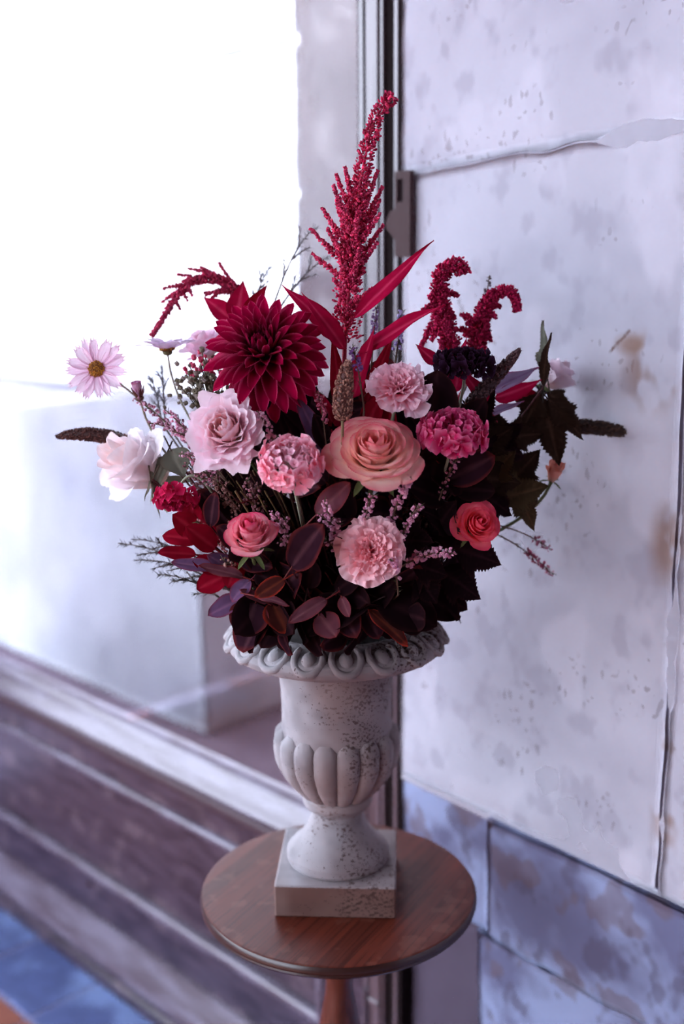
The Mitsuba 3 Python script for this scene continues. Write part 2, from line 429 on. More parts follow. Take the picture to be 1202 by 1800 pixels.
# floor: a border of slate tiles along the door, terracotta beyond
fl = struct('floor')
part(fl, 'bed', quad([D(-3.2, 4.2, -0.003), D(-3.2, -0.1, -0.003), D(1.95, -0.1, -0.003), D(1.95, 4.2, -0.003)]), 'grout_mat')
s = -1.0
k = 0
jt = 0.875
for i in range(-9, 13):
    s0, s1 = jt + i * 0.21 + 0.004, jt + (i + 1) * 0.21 - 0.004
    if s1 > 1.95: break
    part(fl, 'slate_tile', dbox(s0, s1, -0.02, 0.178, -0.02, 0.0005 * (i % 3), 0.0012), 'slate_mat')
for i in range(-8, 12):
    for j in range(7):
        s0 = jt + (i + 0.5 * (j % 2)) * 0.30
        if s0 + 0.3 > 2.0 or s0 < -2.9: continue
        part(fl, 'terracotta_tile', dbox(s0 + 0.003, s0 + 0.297, 0.188 + j * 0.3, 0.188 + (j + 1) * 0.3 - 0.006, -0.02, 0.0006 * ((i + j) % 3), 0.0015), 'terracotta_mat')
part(fl, 'far_tiles', quad([D(-3.2, 4.2, -0.0005), D(-3.2, 2.29, -0.0005), D(1.9, 2.29, -0.0005), D(1.9, 4.2, -0.0005)]), 'terracotta_mat')

# outside, beyond the glass
wj = struct('wall_jamb_outside'); part(wj, 'jamb', dbox(-0.3, 0.135, -6.0, -0.2, 0, 7.0), 'ceiling_mat'); part(wj, 'alley_end', dbox(0.135, 1.75, -5.4, -5.2, 0, 6.0), 'ceiling_mat')  # unseen walls added to darken the side face across the alley
gr = struct('ground'); put(gr, quad([D(-4, -0.25, -0.004), D(-4, -9, -0.004), D(9, -9, -0.004), D(9, -0.25, -0.004)]), 'paving_mat')
ga = struct('ground'); put(ga, quad([D(1.95, 8, -0.004), D(1.95, -0.25, -0.004), D(9, -0.25, -0.004), D(9, 8, -0.004)]), 'paving_mat')
wo = struct('wall_outside')


def Dm(w0):
    return lambda t, o, z: D(t, A(o) + w0, z)


part(wo, 'plinth', stone_block(Dm(-0.83), 1.64, 4.2, 0.0, 0.972, 0.4, 0.006, 0.03, 0.02, 77), 'outer_stone_mat', True)
part(wo, 'plinth_top', dbox(1.65, 4.2, -1.25, -0.845, 0.93, 0.967, 0.01), 'outer_stone_mat')
part(wo, 'core', dbox(1.66, 4.2, -3.0, -1.26, 0, 3.3), 'outer_stone_mat')
part(wo, 'plinth_side', dbox(1.648, 1.70, -3.0, -0.86, 0, 0.95), 'outer_stone_mat')
zr = [0.95, 1.52, 1.93, 2.45, 3.3]
tr = [[1.62, 1.99, 2.55, 3.2, 4.2], [1.62, 1.72, 2.13, 2.8, 3.4, 4.2], [1.62, 2.2, 2.62, 3.3, 4.2], [1.62, 2.0, 2.7, 3.5, 4.2]]
for (z0, z1, ts) in zip(zr[:-1], zr[1:], tr):
    for a, b in zip(ts[:-1], ts[1:]):
        sd += 1
        part(wo, 'stone_block', stone_block(Dm(-1.2), a + 0.002, b - 0.002, z0 + 0.002, z1 - 0.002, 0.08, 0.004, 0.03, 0.012, sd), 'outer_stone_mat', True)
part(wo, 'side_face', stone_block(lambda t, o, z: D(1.62 - A(o), t, z), -3.0, -1.21, 0.95, 3.3, 0.03, 0.005, 0.06, 0.02, 5), 'outer_stone_mat', True)

# ------------------------------------------------------------------ the glazed door
do = struct('door_1')
SA, SB = 0.187, 2.05        # door leaf from stile edge to the far edge


def extr(prof, s0, s1):
    """A moulding: profile (w, z) run along the door."""
    p = A(prof, float); n = len(p)
    v = np.vstack([D(s0, p[:, 0], p[:, 1]), D(s1, p[:, 0], p[:, 1])])
    i = np.arange(n); j = (i + 1) % n
    f = np.vstack([np.stack([i, j, j + n], 1), np.stack([i, j + n, i + n], 1), [[0, a, a + 1] for a in range(1, n - 1)], [[n, n + a + 1, n + a] for a in range(1, n - 1)]])
    m = trimesh.Trimesh(v, f, process=False); m.fix_normals(); return m


def vextr(prof, z0, z1):
    """An upright moulding: profile (s, w) run up the door."""
    p = A(prof, float); n = len(p)
    v = np.vstack([D(p[:, 0], p[:, 1], z0), D(p[:, 0], p[:, 1], z1)])
    i = np.arange(n); j = (i + 1) % n
    f = np.vstack([np.stack([i, j, j + n], 1), np.stack([i, j + n, i + n], 1), [[0, a, a + 1] for a in range(1, n - 1)], [[n, n + a + 1, n + a] for a in range(1, n - 1)]])
    m = trimesh.Trimesh(v, f, process=False); m.fix_normals(); return m


def beadprof(w0, h, z0, z1, n=7):
    t = np.linspace(0, np.pi, n)
    return [(w0 - 0.004, z0)] + [(w0 + h * math.sin(x), z0 + (z1 - z0) * (1 - math.cos(x)) / 2) for x in t] + [(w0 - 0.004, z1)]


part(do, 'lower_panel', dbox(SA, SB, -0.045, -0.012, 0.0, 0.50), 'door_mat')
part(do, 'panel_rail', dbox(SA + 0.04, SB, -0.03, -0.004, 0.402, 0.452), 'door_mat')
part(do, 'bottom_rail', dbox(SA, SB, -0.03, -0.004, 0.06, 0.173), 'door_mat')
part(do, 'side_rail', dbox(SA, 0.314, -0.03, -0.004, 0.17, 0.41), 'door_mat')
part(do, 'panel_bead', extr(beadprof(-0.006, 0.009, 0.172, 0.192), 0.316, SB), 'sill_mat', 40)
part(do, 'panel_bead', extr(beadprof(-0.006, 0.009, 0.384, 0.401), 0.316, SB), 'sill_mat', 40)
part(do, 'panel_bead', vextr([(a, b) for b, a in beadprof(-0.006, 0.008, 0.308, 0.324)], 0.172, 0.401), 'sill_mat', 40)
part(do, 'kick_moulding', extr([(-0.03, 0.03), (0.030, 0.030), (0.034, 0.036), (0.033, 0.044), (0.024, 0.060), (0.012, 0.078), (0.002, 0.094), (-0.03, 0.098)], SA, SB), 'sill_mat', 50)
part(do, 'threshold', extr([(-0.03, 0.0), (0.038, 0.0), (0.042, 0.006), (0.042, 0.026), (0.036, 0.032), (-0.03, 0.032)], SA - 0.05, SB), 'door_mat', 30)
part(do, 'sill_moulding', extr([(-0.03, 0.446)] + beadprof(0.0, 0.014, 0.447, 0.474)[1:-1] + [(-0.03, 0.476)], SA + 0.03, SB), 'moulding_mat', 40)
part(do, 'glazing_sill', extr([(-0.035, 0.472), (0.010, 0.474), (0.012, 0.480), (0.004, 0.489), (-0.006, 0.497), (-0.010, 0.505), (-0.022, 0.519), (-0.035, 0.523)], SA + 0.03, SB), 'sill_mat', 35)
part(do, 'stud', trimesh.Trimesh(*lathe([(0, 0.0)], 3)) if False else trimesh.creation.icosphere(2, 0.0045).apply_translation(D(0.949, -0.002, 0.155)), 'iron_mat', True)
DT = 2.28
part(do, 'stile', dbox(0.1890, 0.2098, -0.045, 0.0, 0.0, DT, 0.0012), 'strip_mat')
part(do, 'stile_backing', dbox(0.141, 0.229, -0.06, -0.0045, 0.0, DT), 'gap_mat')
part(do, 'glazing_bead', vextr([(0.2125, -0.03), (0.2125, -0.002), (0.2135, 0.000), (0.2215, -0.001), (0.2228, -0.003), (0.2228, -0.03)], 0.29, DT), 'strip_mat', 30)
part(do, 'astragal', vextr([(0.1800, -0.03), (0.1800, -0.001), (0.1808, 0.000), (0.1846, 0.000), (0.1852, -0.001), (0.1852, -0.03)], 0.0, DT), 'strip_mat', 30)
part(do, 'frame_bead', vextr([(0.1555, -0.04), (0.1555, -0.001), (0.1565, 0.0005), (0.1618, 0.0005), (0.1630, -0.001), (0.1630, -0.04)], 0.0, DT), 'strip_mat', 30)
part(do, 'frame_post', vextr([(0.1405, -0.05), (0.1405, 0.008), (0.1440, 0.007), (0.1535, -0.002), (0.1545, -0.05)], 0.0, DT), 'gap_mat')
part(do, 'lower_bead', vextr([(a, b) for b, a in beadprof(-0.004, 0.008, 0.2125, 0.2225)], 0.0, 0.285), 'strip_mat', 40)
part(do, 'mitre_block', dbox(0.1895, 0.2095, -0.002, 0.003, 0.270, 0.277, 0.001), 'strip_mat')
part(do, 'top_rail', dbox(SA, SB, -0.045, 0.0, 2.18, DT), 'frame_mat')
part(do, 'far_stile', dbox(1.95, SB, -0.045, 0.0, 0.45, DT), 'frame_mat')
part(do, 'glass_pane', quad([D(0.205, -0.024, 0.50), D(1.97, -0.024, 0.50), D(1.97, -0.024, 2.2), D(0.205, -0.024, 2.2)]), 'glass_mat')

hg = thing('wall_bracket', 'dark brown iron hinge plate fixed to the stone beside the door frame', 'hinge')
hp = [(0.004, 1.413), (0.028, 1.413), (0.028, 1.22), (0.004, 1.22)]
import shapely.geometry as sg
strap = sg.Polygon([(0.002, 1.413), (0.028, 1.413), (0.028, 1.315), (0.002, 1.315), (0.002, 1.335), (-0.013, 1.349), (-0.013, 1.357), (-0.006, 1.368), (0.002, 1.370)])
strap = strap.difference(sg.box(0.006, 1.378, 0.0165, 1.404))
m = trimesh.creation.extrude_polygon(strap, 0.007, engine='earcut')
m.vertices = Wp(m.vertices[:, 0], m.vertices[:, 2] + 0.004, m.vertices[:, 1]); m.fix_normals()
part(hg, 'plate', m, 'iron_mat', False)

# ------------------------------------------------------------------ the table
tb = thing('pedestal_table', 'small round mahogany pedestal table with the urn standing on it', 'table')
TZ, TR = 0.6485, 0.149
v, f = lathe(A([(TR - 0.0022, TZ - 0.0010), (TR - 0.0045, TZ), (TR - 0.02, TZ), (0, TZ)]), 128)
part(tb, 'tabletop', trimesh.Trimesh(v, f, process=False), 'table_mat', 30)
v, f = lathe(A([(0, TZ - 0.022), (0.10, TZ - 0.022), (0.128, TZ - 0.019), (TR - 0.010, TZ - 0.0170), (TR - 0.0035, TZ - 0.0140), (TR - 0.0010, TZ - 0.0110), (TR - 0.0016, TZ - 0.0092), (TR, TZ - 0.007), (TR - 0.0004, TZ - 0.0035), (TR - 0.0022, TZ - 0.0010)]), 128)
part(tb, 'edge_moulding', trimesh.Trimesh(v, f, process=False), 'edge_mat', 30, label='dark polished edge moulding')
col = smoothprof([(0.0, 0.20), (0.030, 0.20), (0.032, 0.23), (0.022, 0.26), (0.026, 0.32), (0.0285, 0.40), (0.0255, 0.46), (0.0185, 0.505), (0.0150, 0.530), (0.0165, 0.547), (0.0205, 0.556), (0.022, 0.562), (0.021, 0.570), (0.019, 0.576), (0.026, 0.60), (0.034, 0.618), (0.05, 0.6275), (0, 0.6275)], 4)
v, f = lathe(col, 40); part(tb, 'column', trimesh.Trimesh(v, f, process=False), 'leg_mat', 40)
for k in range(3):
    a = math.radians(100 + 120 * k); d = A([math.cos(a), math.sin(a), 0])
    P = bez(d * 0.02 + A([0, 0, 0.25]), d * 0.09 + A([0, 0, 0.25]), d * 0.10 + A([0, 0, 0.02]), d * 0.165 + A([0, 0, 0.012]), n=16)
    v, f = tube(P, np.linspace(0.017, 0.0115, 16), 10)
    part(tb, 'foot', trimesh.Trimesh(v, f, process=False), 'leg_mat', True)

# ------------------------------------------------------------------ the urn
un = thing('urn', 'weathered cream stone garden urn with a gadrooned bowl on the round table', 'urn')
b = rbox((-0.0625, -0.0625, TZ), (0.0625, 0.0625, TZ + 0.0352), 0.0016)
b = b.subdivide().subdivide()
b.apply_transform(trimesh.transformations.rotation_matrix(math.radians(-3.0), [0, 0, 1]))
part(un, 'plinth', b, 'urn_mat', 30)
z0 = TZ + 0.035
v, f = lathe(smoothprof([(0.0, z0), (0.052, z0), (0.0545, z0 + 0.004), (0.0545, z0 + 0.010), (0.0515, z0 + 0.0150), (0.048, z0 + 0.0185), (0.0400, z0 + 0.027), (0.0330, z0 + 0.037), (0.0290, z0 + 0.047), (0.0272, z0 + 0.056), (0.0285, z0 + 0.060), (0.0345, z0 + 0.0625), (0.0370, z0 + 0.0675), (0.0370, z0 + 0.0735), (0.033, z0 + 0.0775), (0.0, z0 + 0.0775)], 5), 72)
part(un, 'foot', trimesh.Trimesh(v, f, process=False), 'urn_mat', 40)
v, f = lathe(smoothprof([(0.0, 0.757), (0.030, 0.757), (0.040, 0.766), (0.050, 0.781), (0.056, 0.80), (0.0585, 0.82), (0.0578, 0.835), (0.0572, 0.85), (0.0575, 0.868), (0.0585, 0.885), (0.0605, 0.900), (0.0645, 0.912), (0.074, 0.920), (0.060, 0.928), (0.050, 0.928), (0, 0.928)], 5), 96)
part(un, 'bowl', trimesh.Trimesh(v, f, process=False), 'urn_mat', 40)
# rolled rim, its upper face falling outwards
rim = smoothprof([(0.066, 0.9135), (0.085, 0.9150), (0.101, 0.9185), (0.1095, 0.9235), (0.1125, 0.9300), (0.1105, 0.9355), (0.103, 0.9400), (0.092, 0.9440), (0.083, 0.9475), (0.076, 0.9465), (0.070, 0.940), (0.066, 0.930)], 4)
w = np.arange(144) * 2 * np.pi / 144
v, f = lathe(np.vstack([rim, rim[:1]]), 144)
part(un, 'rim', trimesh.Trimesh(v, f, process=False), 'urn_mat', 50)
for k in range(16):
    a = 2 * math.pi * (k + 0.5) / 16 - math.pi / 2
    # gadroon: a fat lobe following the bowl's curve
    zz = np.linspace(0, 1, 12); 
    rr = np.interp(zz, [0, 0.25, 0.5, 0.75, 1], [0.0345, 0.0475, 0.0555, 0.0580, 0.0565]); hz = 0.760 + zz * 0.074
    wid = 0.0125 * np.interp(zz, [0, 0.25, 0.55, 0.85, 0.95, 1], [0.55, 0.80, 1.0, 1.0, 0.86, 0.5])
    thk = 0.0095 * np.interp(zz, [0, 0.2, 0.6, 0.85, 0.95, 1], [0.45, 0.8, 1, 1.0, 0.85, 0.25])
    ph = np.linspace(-np.pi, np.pi, 16, endpoint=False)
    er, et = A([math.cos(a), math.sin(a), 0]), A([-math.sin(a), math.cos(a), 0])
    v = (rr[:, None] + thk[:, None] * np.cos(ph))[..., None] * er + (wid[:, None] * np.sin(ph))[..., None] * et + hz[:, None, None] * A([0, 0, 1.0])
    v = v.reshape(-1, 3); f = gridf(12, 16, True); n0 = len(v)
    v = np.vstack([v, v[:16].mean(0), v[-16:].mean(0)])
    i = np.arange(16); j = (i + 1) % 16
    f = np.vstack([f, np.stack([j, i, i * 0 + n0], 1), np.stack([i + 11 * 16, j + 11 * 16, i * 0 + n0 + 1], 1)])
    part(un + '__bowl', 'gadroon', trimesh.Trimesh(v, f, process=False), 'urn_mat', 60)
NS = 18
for k in range(NS):
    a = 2 * math.pi * k / NS - math.pi / 2 + 0.10
    er, et, ez = A([math.cos(a), math.sin(a), 0]), A([-math.sin(a), math.cos(a), 0]), A([0, 0, 1.0])
    # egg on the rim's sloping upper face
    fr = unit(er * 0.80 - ez * 0.60); fn = unit(er * 0.60 + ez * 0.80)
    e = trimesh.creation.icosphere(2, 1.0)
    c0 = er * 0.1015 + ez * 0.9385
    vv = c0 + e.vertices[:, :1] * fr * 0.0098 + e.vertices[:, 1:2] * et * 0.0074 + e.vertices[:, 2:] * fn * 0.0070
    part(un + '__rim', 'egg', trimesh.Trimesh(vv, e.faces, process=False), 'urn_mat', True)
    t = np.linspace(-0.75 * np.pi, 0.75 * np.pi, 18)
    path = c0 + (np.cos(t) * 0.0160 - 0.001)[:, None] * fr + (np.sin(t) * 0.0140)[:, None] * et + (0.003 - 0.0040 * np.clip(np.cos(t), 0, 1))[:, None] * fn
    v, f = tube(path, 0.0042 * (0.5 + 0.5 * np.cos(t * 0.55)), 7)
    part(un + '__rim', 'scroll', trimesh.Trimesh(v, f, process=False), 'urn_mat', True)
part(un, 'planting_fill', trimesh.Trimesh(*lathe([(0, 0.926), (0.068, 0.926), (0.066, 0.936), (0, 0.940)], 40), process=False), 'soil_mat', 30)

# ================================================================== flowers
ROOT = A([0.0, 0.0, 0.935])
MOUTH = lambda dx=0.0, dy=0.0: A([dx, dy, 0.938])


def xf(v, Rm, P): return A(v) @ Rm.T + A(P)


def petal(L, W, a0, a1, out='oval', cup=0.5, ruf=0.0, rf=3.0, tip=0.0, notch=0.0, nu=9, nv=7, r0=0.0, z0=0.0, pw=1.4, seed=0, twist=0.0):
    """One petal in the xz plane: base near the axis, elevation running from a0 to a1 along it; returns (v, f, U, V)."""
    u = np.linspace(0, 1, nu); vv = np.linspace(-1, 1, nv)
    U, V = np.meshgrid(u, vv, indexing='ij')
    wl = {'oval': lambda t: np.clip((t + 0.06), 0, 1) ** 0.55 * np.clip(1.0 - t ** 3.2, 0, 1) ** 0.55,
          'point': lambda t: np.clip(t + 0.10, 0, 1) ** 0.6 * np.clip(1.0 - t, 0, 1) ** 0.62 * 1.5,
          'strap': lambda t: (0.28 + 0.72 * sst(0.0, 0.55, t)) * np.clip(1 - 0.35 * sst(0.75, 1, t), 0, 1),
          'fan': lambda t: 0.10 + 0.90 * t ** 1.25,
          'spoon': lambda t: 0.12 + 0.88 * sst(0.1, 0.75, t) * np.clip(1.0 - t ** 6, 0, 1) ** 0.5}[out]
    Tt = U * (1 - tip * V ** 2 + notch * (np.cos(V * np.pi * 2.5) - 1) * 0.5)
    s = np.linspace(0, 1.05, 60); ang = a0 + (a1 - a0) * np.clip(s, 0, 1) ** pw
    cx, cz = np.r_[0, np.cumsum(np.cos(ang[:-1]))] / 57.1, np.r_[0, np.cumsum(np.sin(ang[:-1]))] / 57.1
    X, Zc, An = np.interp(Tt, s, cx) * L, np.interp(Tt, s, cz) * L, np.interp(Tt, s, ang)
    hw = W / 2 * wl(U)
    th = np.maximum(abs(cup), 1e-3) * V
    Y = hw * np.sin(th) / max(abs(cup), 1e-3); N = hw * (1 - np.cos(th)) / max(abs(cup), 1e-3) * (1 if cup >= 0 else -1)
    if ruf:
        nz = meshkit.noise(np.stack([V * rf + seed * 7.1, U * 1.4, 0 * U + seed * 3.3], -1), 3) - 0.5
        nz2 = meshkit.noise(np.stack([V * rf * 2.3 + seed * 5.1, U * 2, 0 * U + seed], -1), 5) - 0.5
        N = N + ruf * U ** 1.5 * (nz * 2 + nz2)
    N = N + twist * hw * V * U
    v = np.stack([r0 + X - np.sin(An) * N, Y, z0 + Zc + np.cos(An) * N], -1)
    return v.reshape(-1, 3), gridf(nu, nv), U.ravel(), V.ravel()


def rotz(v, a):
    c, s = math.cos(a), math.sin(a)
    return np.stack([v[:, 0] * c - v[:, 1] * s, v[:, 0] * s + v[:, 1] * c, v[:, 2]], 1)


def rose_petal(al, rb, rt, h, zb, bulge=0.0, curl=0.0, droop=0.0, spiral=0.06, rnd=0.28, ruf=0.0, seed=0, nu=9, nv=11, tilt=0.0, p=1.0):
    """A petal of a rose as a patch of a flaring cup about the flower's axis."""
    U, V = np.meshgrid(np.linspace(0, 1, nu), np.linspace(-1, 1, nv), indexing='ij')
    jit = meshkit.noise(np.stack([V * 1.6 + seed * 5.7, U * 1.2, 0 * U + seed], -1), 1) - 0.5
    Tt = U * (1 - rnd * np.abs(V) ** 2.2 + 0.05 * jit)
    a = al * np.clip((U + 0.05) / 0.5, 0, 1) ** 0.45 * V
    r = rb + (rt - rb) * Tt ** p + bulge * np.sin(np.pi * np.clip(Tt, 0, 1)) + curl * sst(0.66, 1.0, Tt) ** 1.5 + spiral * rb * V + 0.10 * rt * jit * U
    z = zb + h * Tt - droop * sst(0.6, 1.0, Tt) ** 2 * abs(h) + tilt * V * U
    if ruf:
        nz = meshkit.noise(np.stack([V * 4 + seed * 3.1, U * 2, 0 * U + seed * 2], -1), 2) - 0.5
        nz2 = meshkit.noise(np.stack([V * 8 + seed * 4.1, U * 3, 0 * U + seed * 2], -1), 4) - 0.5
        r = r + ruf * (nz * 2 * U ** 1.6 + nz2 * 1.4 * U ** 4); z = z + ruf * (nz2 * 0.8) * U ** 4
    v = np.stack([r * np.cos(a), r * np.sin(a), z], -1)
    return v.reshape(-1, 3), gridf(nu, nv), Tt.ravel(), V.ravel()


def noisecol(c, v, amt=0.12, f=160, seed=0):
    n = meshkit.fbm(A(v) * f, 2, seed)[:, None]
    return c * (1 + amt * 2 * (n - 0.5))


GREEN, PALEGREEN, DKGREEN = lin((92, 104, 66)), lin((150, 156, 132)), lin((48, 56, 38))


def stem(parent, P, axis, root=None, r=0.0016, col=PALEGREEN, sag=0.0, name='stem', back=0.35):
    P = A(P, float); root = MOUTH(P[0] * 0.12, P[1] * 0.12) if root is None else A(root, float)
    L = np.linalg.norm(P - root)
    path = bez(P, P - unit(axis) * L * back, root + unit(P * [1, 1, 0] * 0.3 + [0, 0, 1.0]) * L * 0.3 + [0, 0, sag], root, n=18)
    v, f = tube(path, np.linspace(r, r * 1.15, 18), 7)
    m = MB(); m.add(v, f, noisecol(np.broadcast_to(col, v.shape), v)); m.build(parent, name, 'stem_mat')
    return path


def sepals(parent, Rm, P, n, L, W, a0, a1, col, name='sepal', z0=0.0, r0=0.002):
    for i in range(n):
        v, f, U, V = petal(L, W, a0, a1, 'point', cup=0.5, nu=7, nv=5, r0=r0, z0=z0, seed=i)
        part(parent, name, trimesh.Trimesh(xf(rotz(v, i * 2 * np.pi / n + 0.3), Rm, P), f, process=False), 'leaf_mat', True, noisecol(np.broadcast_to(col, v.shape), v))


def calyx(parent, Rm, P, r, L, col, name='calyx'):
    v, f = lathe([(0.0015, -L), (r * 0.75, -L * 0.85), (r, -L * 0.45), (r * 1.02, -L * 0.1), (r * 0.8, 0.0), (0.0005, 0.0)], 14)
    m = MB(); m.add(xf(v, Rm, P), f, noisecol(np.broadcast_to(col, v.shape), v)); m.build(parent, name, 'stem_mat')


def make_rose(name, label, cat, px, py, y, axis, Rpx, hratio, n, cin, cbody, cedge, cbase, open_=1.0, roll=0.0, ruf=0.0, curl=1.0, seed=0, scol=GREEN, edgew=0.75, root=None, alo=0.72, group=None, stemr=0.0018):
    P = PX(px, py, y); R = Rpx * mpp(P); H = R * hratio
    t = thing(name, label, cat, group); Rm = frame(axis, roll=roll)
    rg = np.random.default_rng(seed + 100)
    for i in range(n):
        k = i / (n - 1)
        rt = R * (0.07 + (0.80 * open_ + 0.12) * k ** 0.85); rb = R * (0.03 + 0.20 * k)
        h = H * (1.0 - 0.50 * open_ * k ** 1.6) * rg.uniform(0.94, 1.05)
        al = (1 - k ** 0.6) * 2.0 + k ** 0.6 * alo * rg.uniform(0.9, 1.15)
        v, f, U, V = rose_petal(al, rb, rt, h, -H * 0.42 - 0.06 * H * k, bulge=R * 0.10 * (1 - 0.4 * k), curl=R * 0.17 * curl * k ** 1.2, droop=0.16 * curl * k, ruf=ruf * R * (0.25 + 0.75 * k), seed=seed * 31 + i,
                               nu=11, nv=23 if ruf else 13, spiral=0.5 * (1 - k) + 0.12, tilt=rg.uniform(-1, 1) * 0.05 * R, p=0.9 + 0.5 * k, rnd=(0.12 if ruf > 0.1 else 0.28) + 0.12 * rg.random())
        e = np.clip(np.maximum(sst(edgew, 1.0, U), 0.9 * sst(0.86, 1.0, np.abs(V)) * sst(0.35, 0.8, U)), 0, 1)
        e = e * (0.55 + 0.9 * (meshkit.noise(np.stack([U * 6 + i, V * 5, 0 * U + seed], -1), 6)))
        c = mixc(cbase, mixc(cbody, cin, (1 - k) ** 2.4), sst(0.05, 0.5, U))
        c = mixc(c, cedge, e)
        vv = rotz(v, i * 2.39996 + seed)
        part(t, 'petal', trimesh.Trimesh(xf(vv, Rm, P), f, process=False), 'petal_mat', True, noisecol(c, vv, 0.08, 300, i))
    if scol is not None:
        B = P - Rm[:, 2] * H * 0.50
        sepals(t, Rm, B, 5, R * 0.75, R * 0.26, -0.1, -0.7, scol, z0=0.0)
        calyx(t, Rm, B, R * 0.16, R * 0.30, scol, 'hip')
        stem(t, B - Rm[:, 2] * R * 0.25, axis, root, stemr, scol)
    return t


def make_carnation(name, label, px, py, y, axis, Rpx, cin, cout, seed=0, n=44, depth=1.0, cat='carnation', scol=PALEGREEN, flat=0.0):
    P = PX(px, py, y); R = Rpx * mpp(P)
    t = thing(name, label, cat); Rm = frame(axis); rg = np.random.default_rng(seed + 7)
    for i in range(n):
        k = i / (n - 1)
        el = math.radians(88 - (80 + flat) * k ** 0.75) + rg.uniform(-.1, .1)
        L = R * (0.62 + 0.42 * k) * rg.uniform(0.92, 1.06)
        v, f, U, V = petal(L, R * (0.62 + 0.36 * k), el + 0.25, el - 0.25 - 0.35 * k, 'fan', cup=0.5 + 0.5 * rg.random(), ruf=R * 0.16 * (1.0 - 0.25 * k), rf=3.6, tip=0.14, nu=9, nv=15, r0=R * 0.03, z0=-R * 0.55 * depth, seed=i + seed * 50)
        # toothed outer edge
        jag = (U > 0.99) * (np.abs((V * 6.5 + i * 0.37) % 1 - 0.5) - 0.25) * 0.18
        d = v - [0, 0, -R * 0.55 * depth]; v = v + d * jag[:, None]
        c = mixc(cin, cout, sst(0.3, 0.95, U) * (0.45 + 0.55 * k) + 0.25 * (rg.random() - 0.5))
        vv = rotz(v, i * 2.39996 + seed)
        part(t, 'petal', trimesh.Trimesh(xf(vv, Rm, P), f, process=False), 'petal_mat', True, noisecol(c, vv, 0.10, 400, i))
    B = P - Rm[:, 2] * R * 0.55 * depth
    calyx(t, Rm, B + Rm[:, 2] * R * 0.12, R * 0.20, R * 0.55, scol)
    stem(t, B - Rm[:, 2] * R * 0.40, axis, None, 0.0017, scol)
    return t


def make_dahlia(name, label, px, py, y, axis, Rpx, seed=0):
    P = PX(px, py, y); R = Rpx * mpp(P)
    t = thing(name, label, 'dahlia'); Rm = frame(axis); rg = np.random.default_rng(5)
    n = 124
    cD, cM, cE, cK = lin((84, 2, 32)), lin((164, 8, 60)), lin((232, 96, 144)), lin((52, 14, 42))
    for i in range(n):
        k = i / (n - 1)
        el = np.interp(k, [0, 0.12, 0.3, 0.5, 0.75, 1.0], [100, 92, 62, 34, 4, -34]) + rg.uniform(-5, 5)
        cv = np.interp(k, [0, 0.15, 0.35, 1.0], [38, 26, -8, -30])
        L = R * np.interp(k, [0, 0.15, 0.35, 0.65, 1.0], [0.44, 0.50, 0.64, 0.86, 0.99]) * rg.uniform(0.95, 1.05)
        W = R * np.interp(k, [0, 0.2, 0.4, 1.0], [0.15, 0.22, 0.38, 0.50])
        r0 = R * np.interp(k, [0, 0.15, 1], [0.03, 0.17, 0.12]); z0 = R * np.interp(k, [0, 0.2, 1], [-0.05, -0.02, -0.30])
        v, f, U, V = petal(L, W, math.radians(el), math.radians(el + cv), 'point', cup=np.interp(k, [0, .3, 1], [1.6, 1.25, 0.85]), nu=11, nv=7, r0=r0, z0=z0, seed=i, twist=rg.uniform(-.15, .15), ruf=R * 0.012)
        c = mixc(cD, cM, 0.25 + 0.75 * sst(0.2, 0.9, U)) * rg.uniform(0.8, 1.15)
        c = mixc(c, cE, sst(0.86, 1.0, np.abs(V)) * 0.55 * sst(0.1, 0.5, U))
        c = mixc(c, cK, (1 - k) ** 5 * 0.8)
        vv = rotz(v, i * 2.39996)
        part(t, 'petal', trimesh.Trimesh(xf(vv, Rm, P), f, process=False), 'petal_mat', True, noisecol(c, vv, 0.1, 300, i))
    B = P - Rm[:, 2] * R * 0.34
    calyx(t, Rm, B, R * 0.2, R * 0.25, DKGREEN)
    stem(t, B - Rm[:, 2] * R * 0.2, axis, None, 0.0028, lin((70, 40, 44)))
    return t


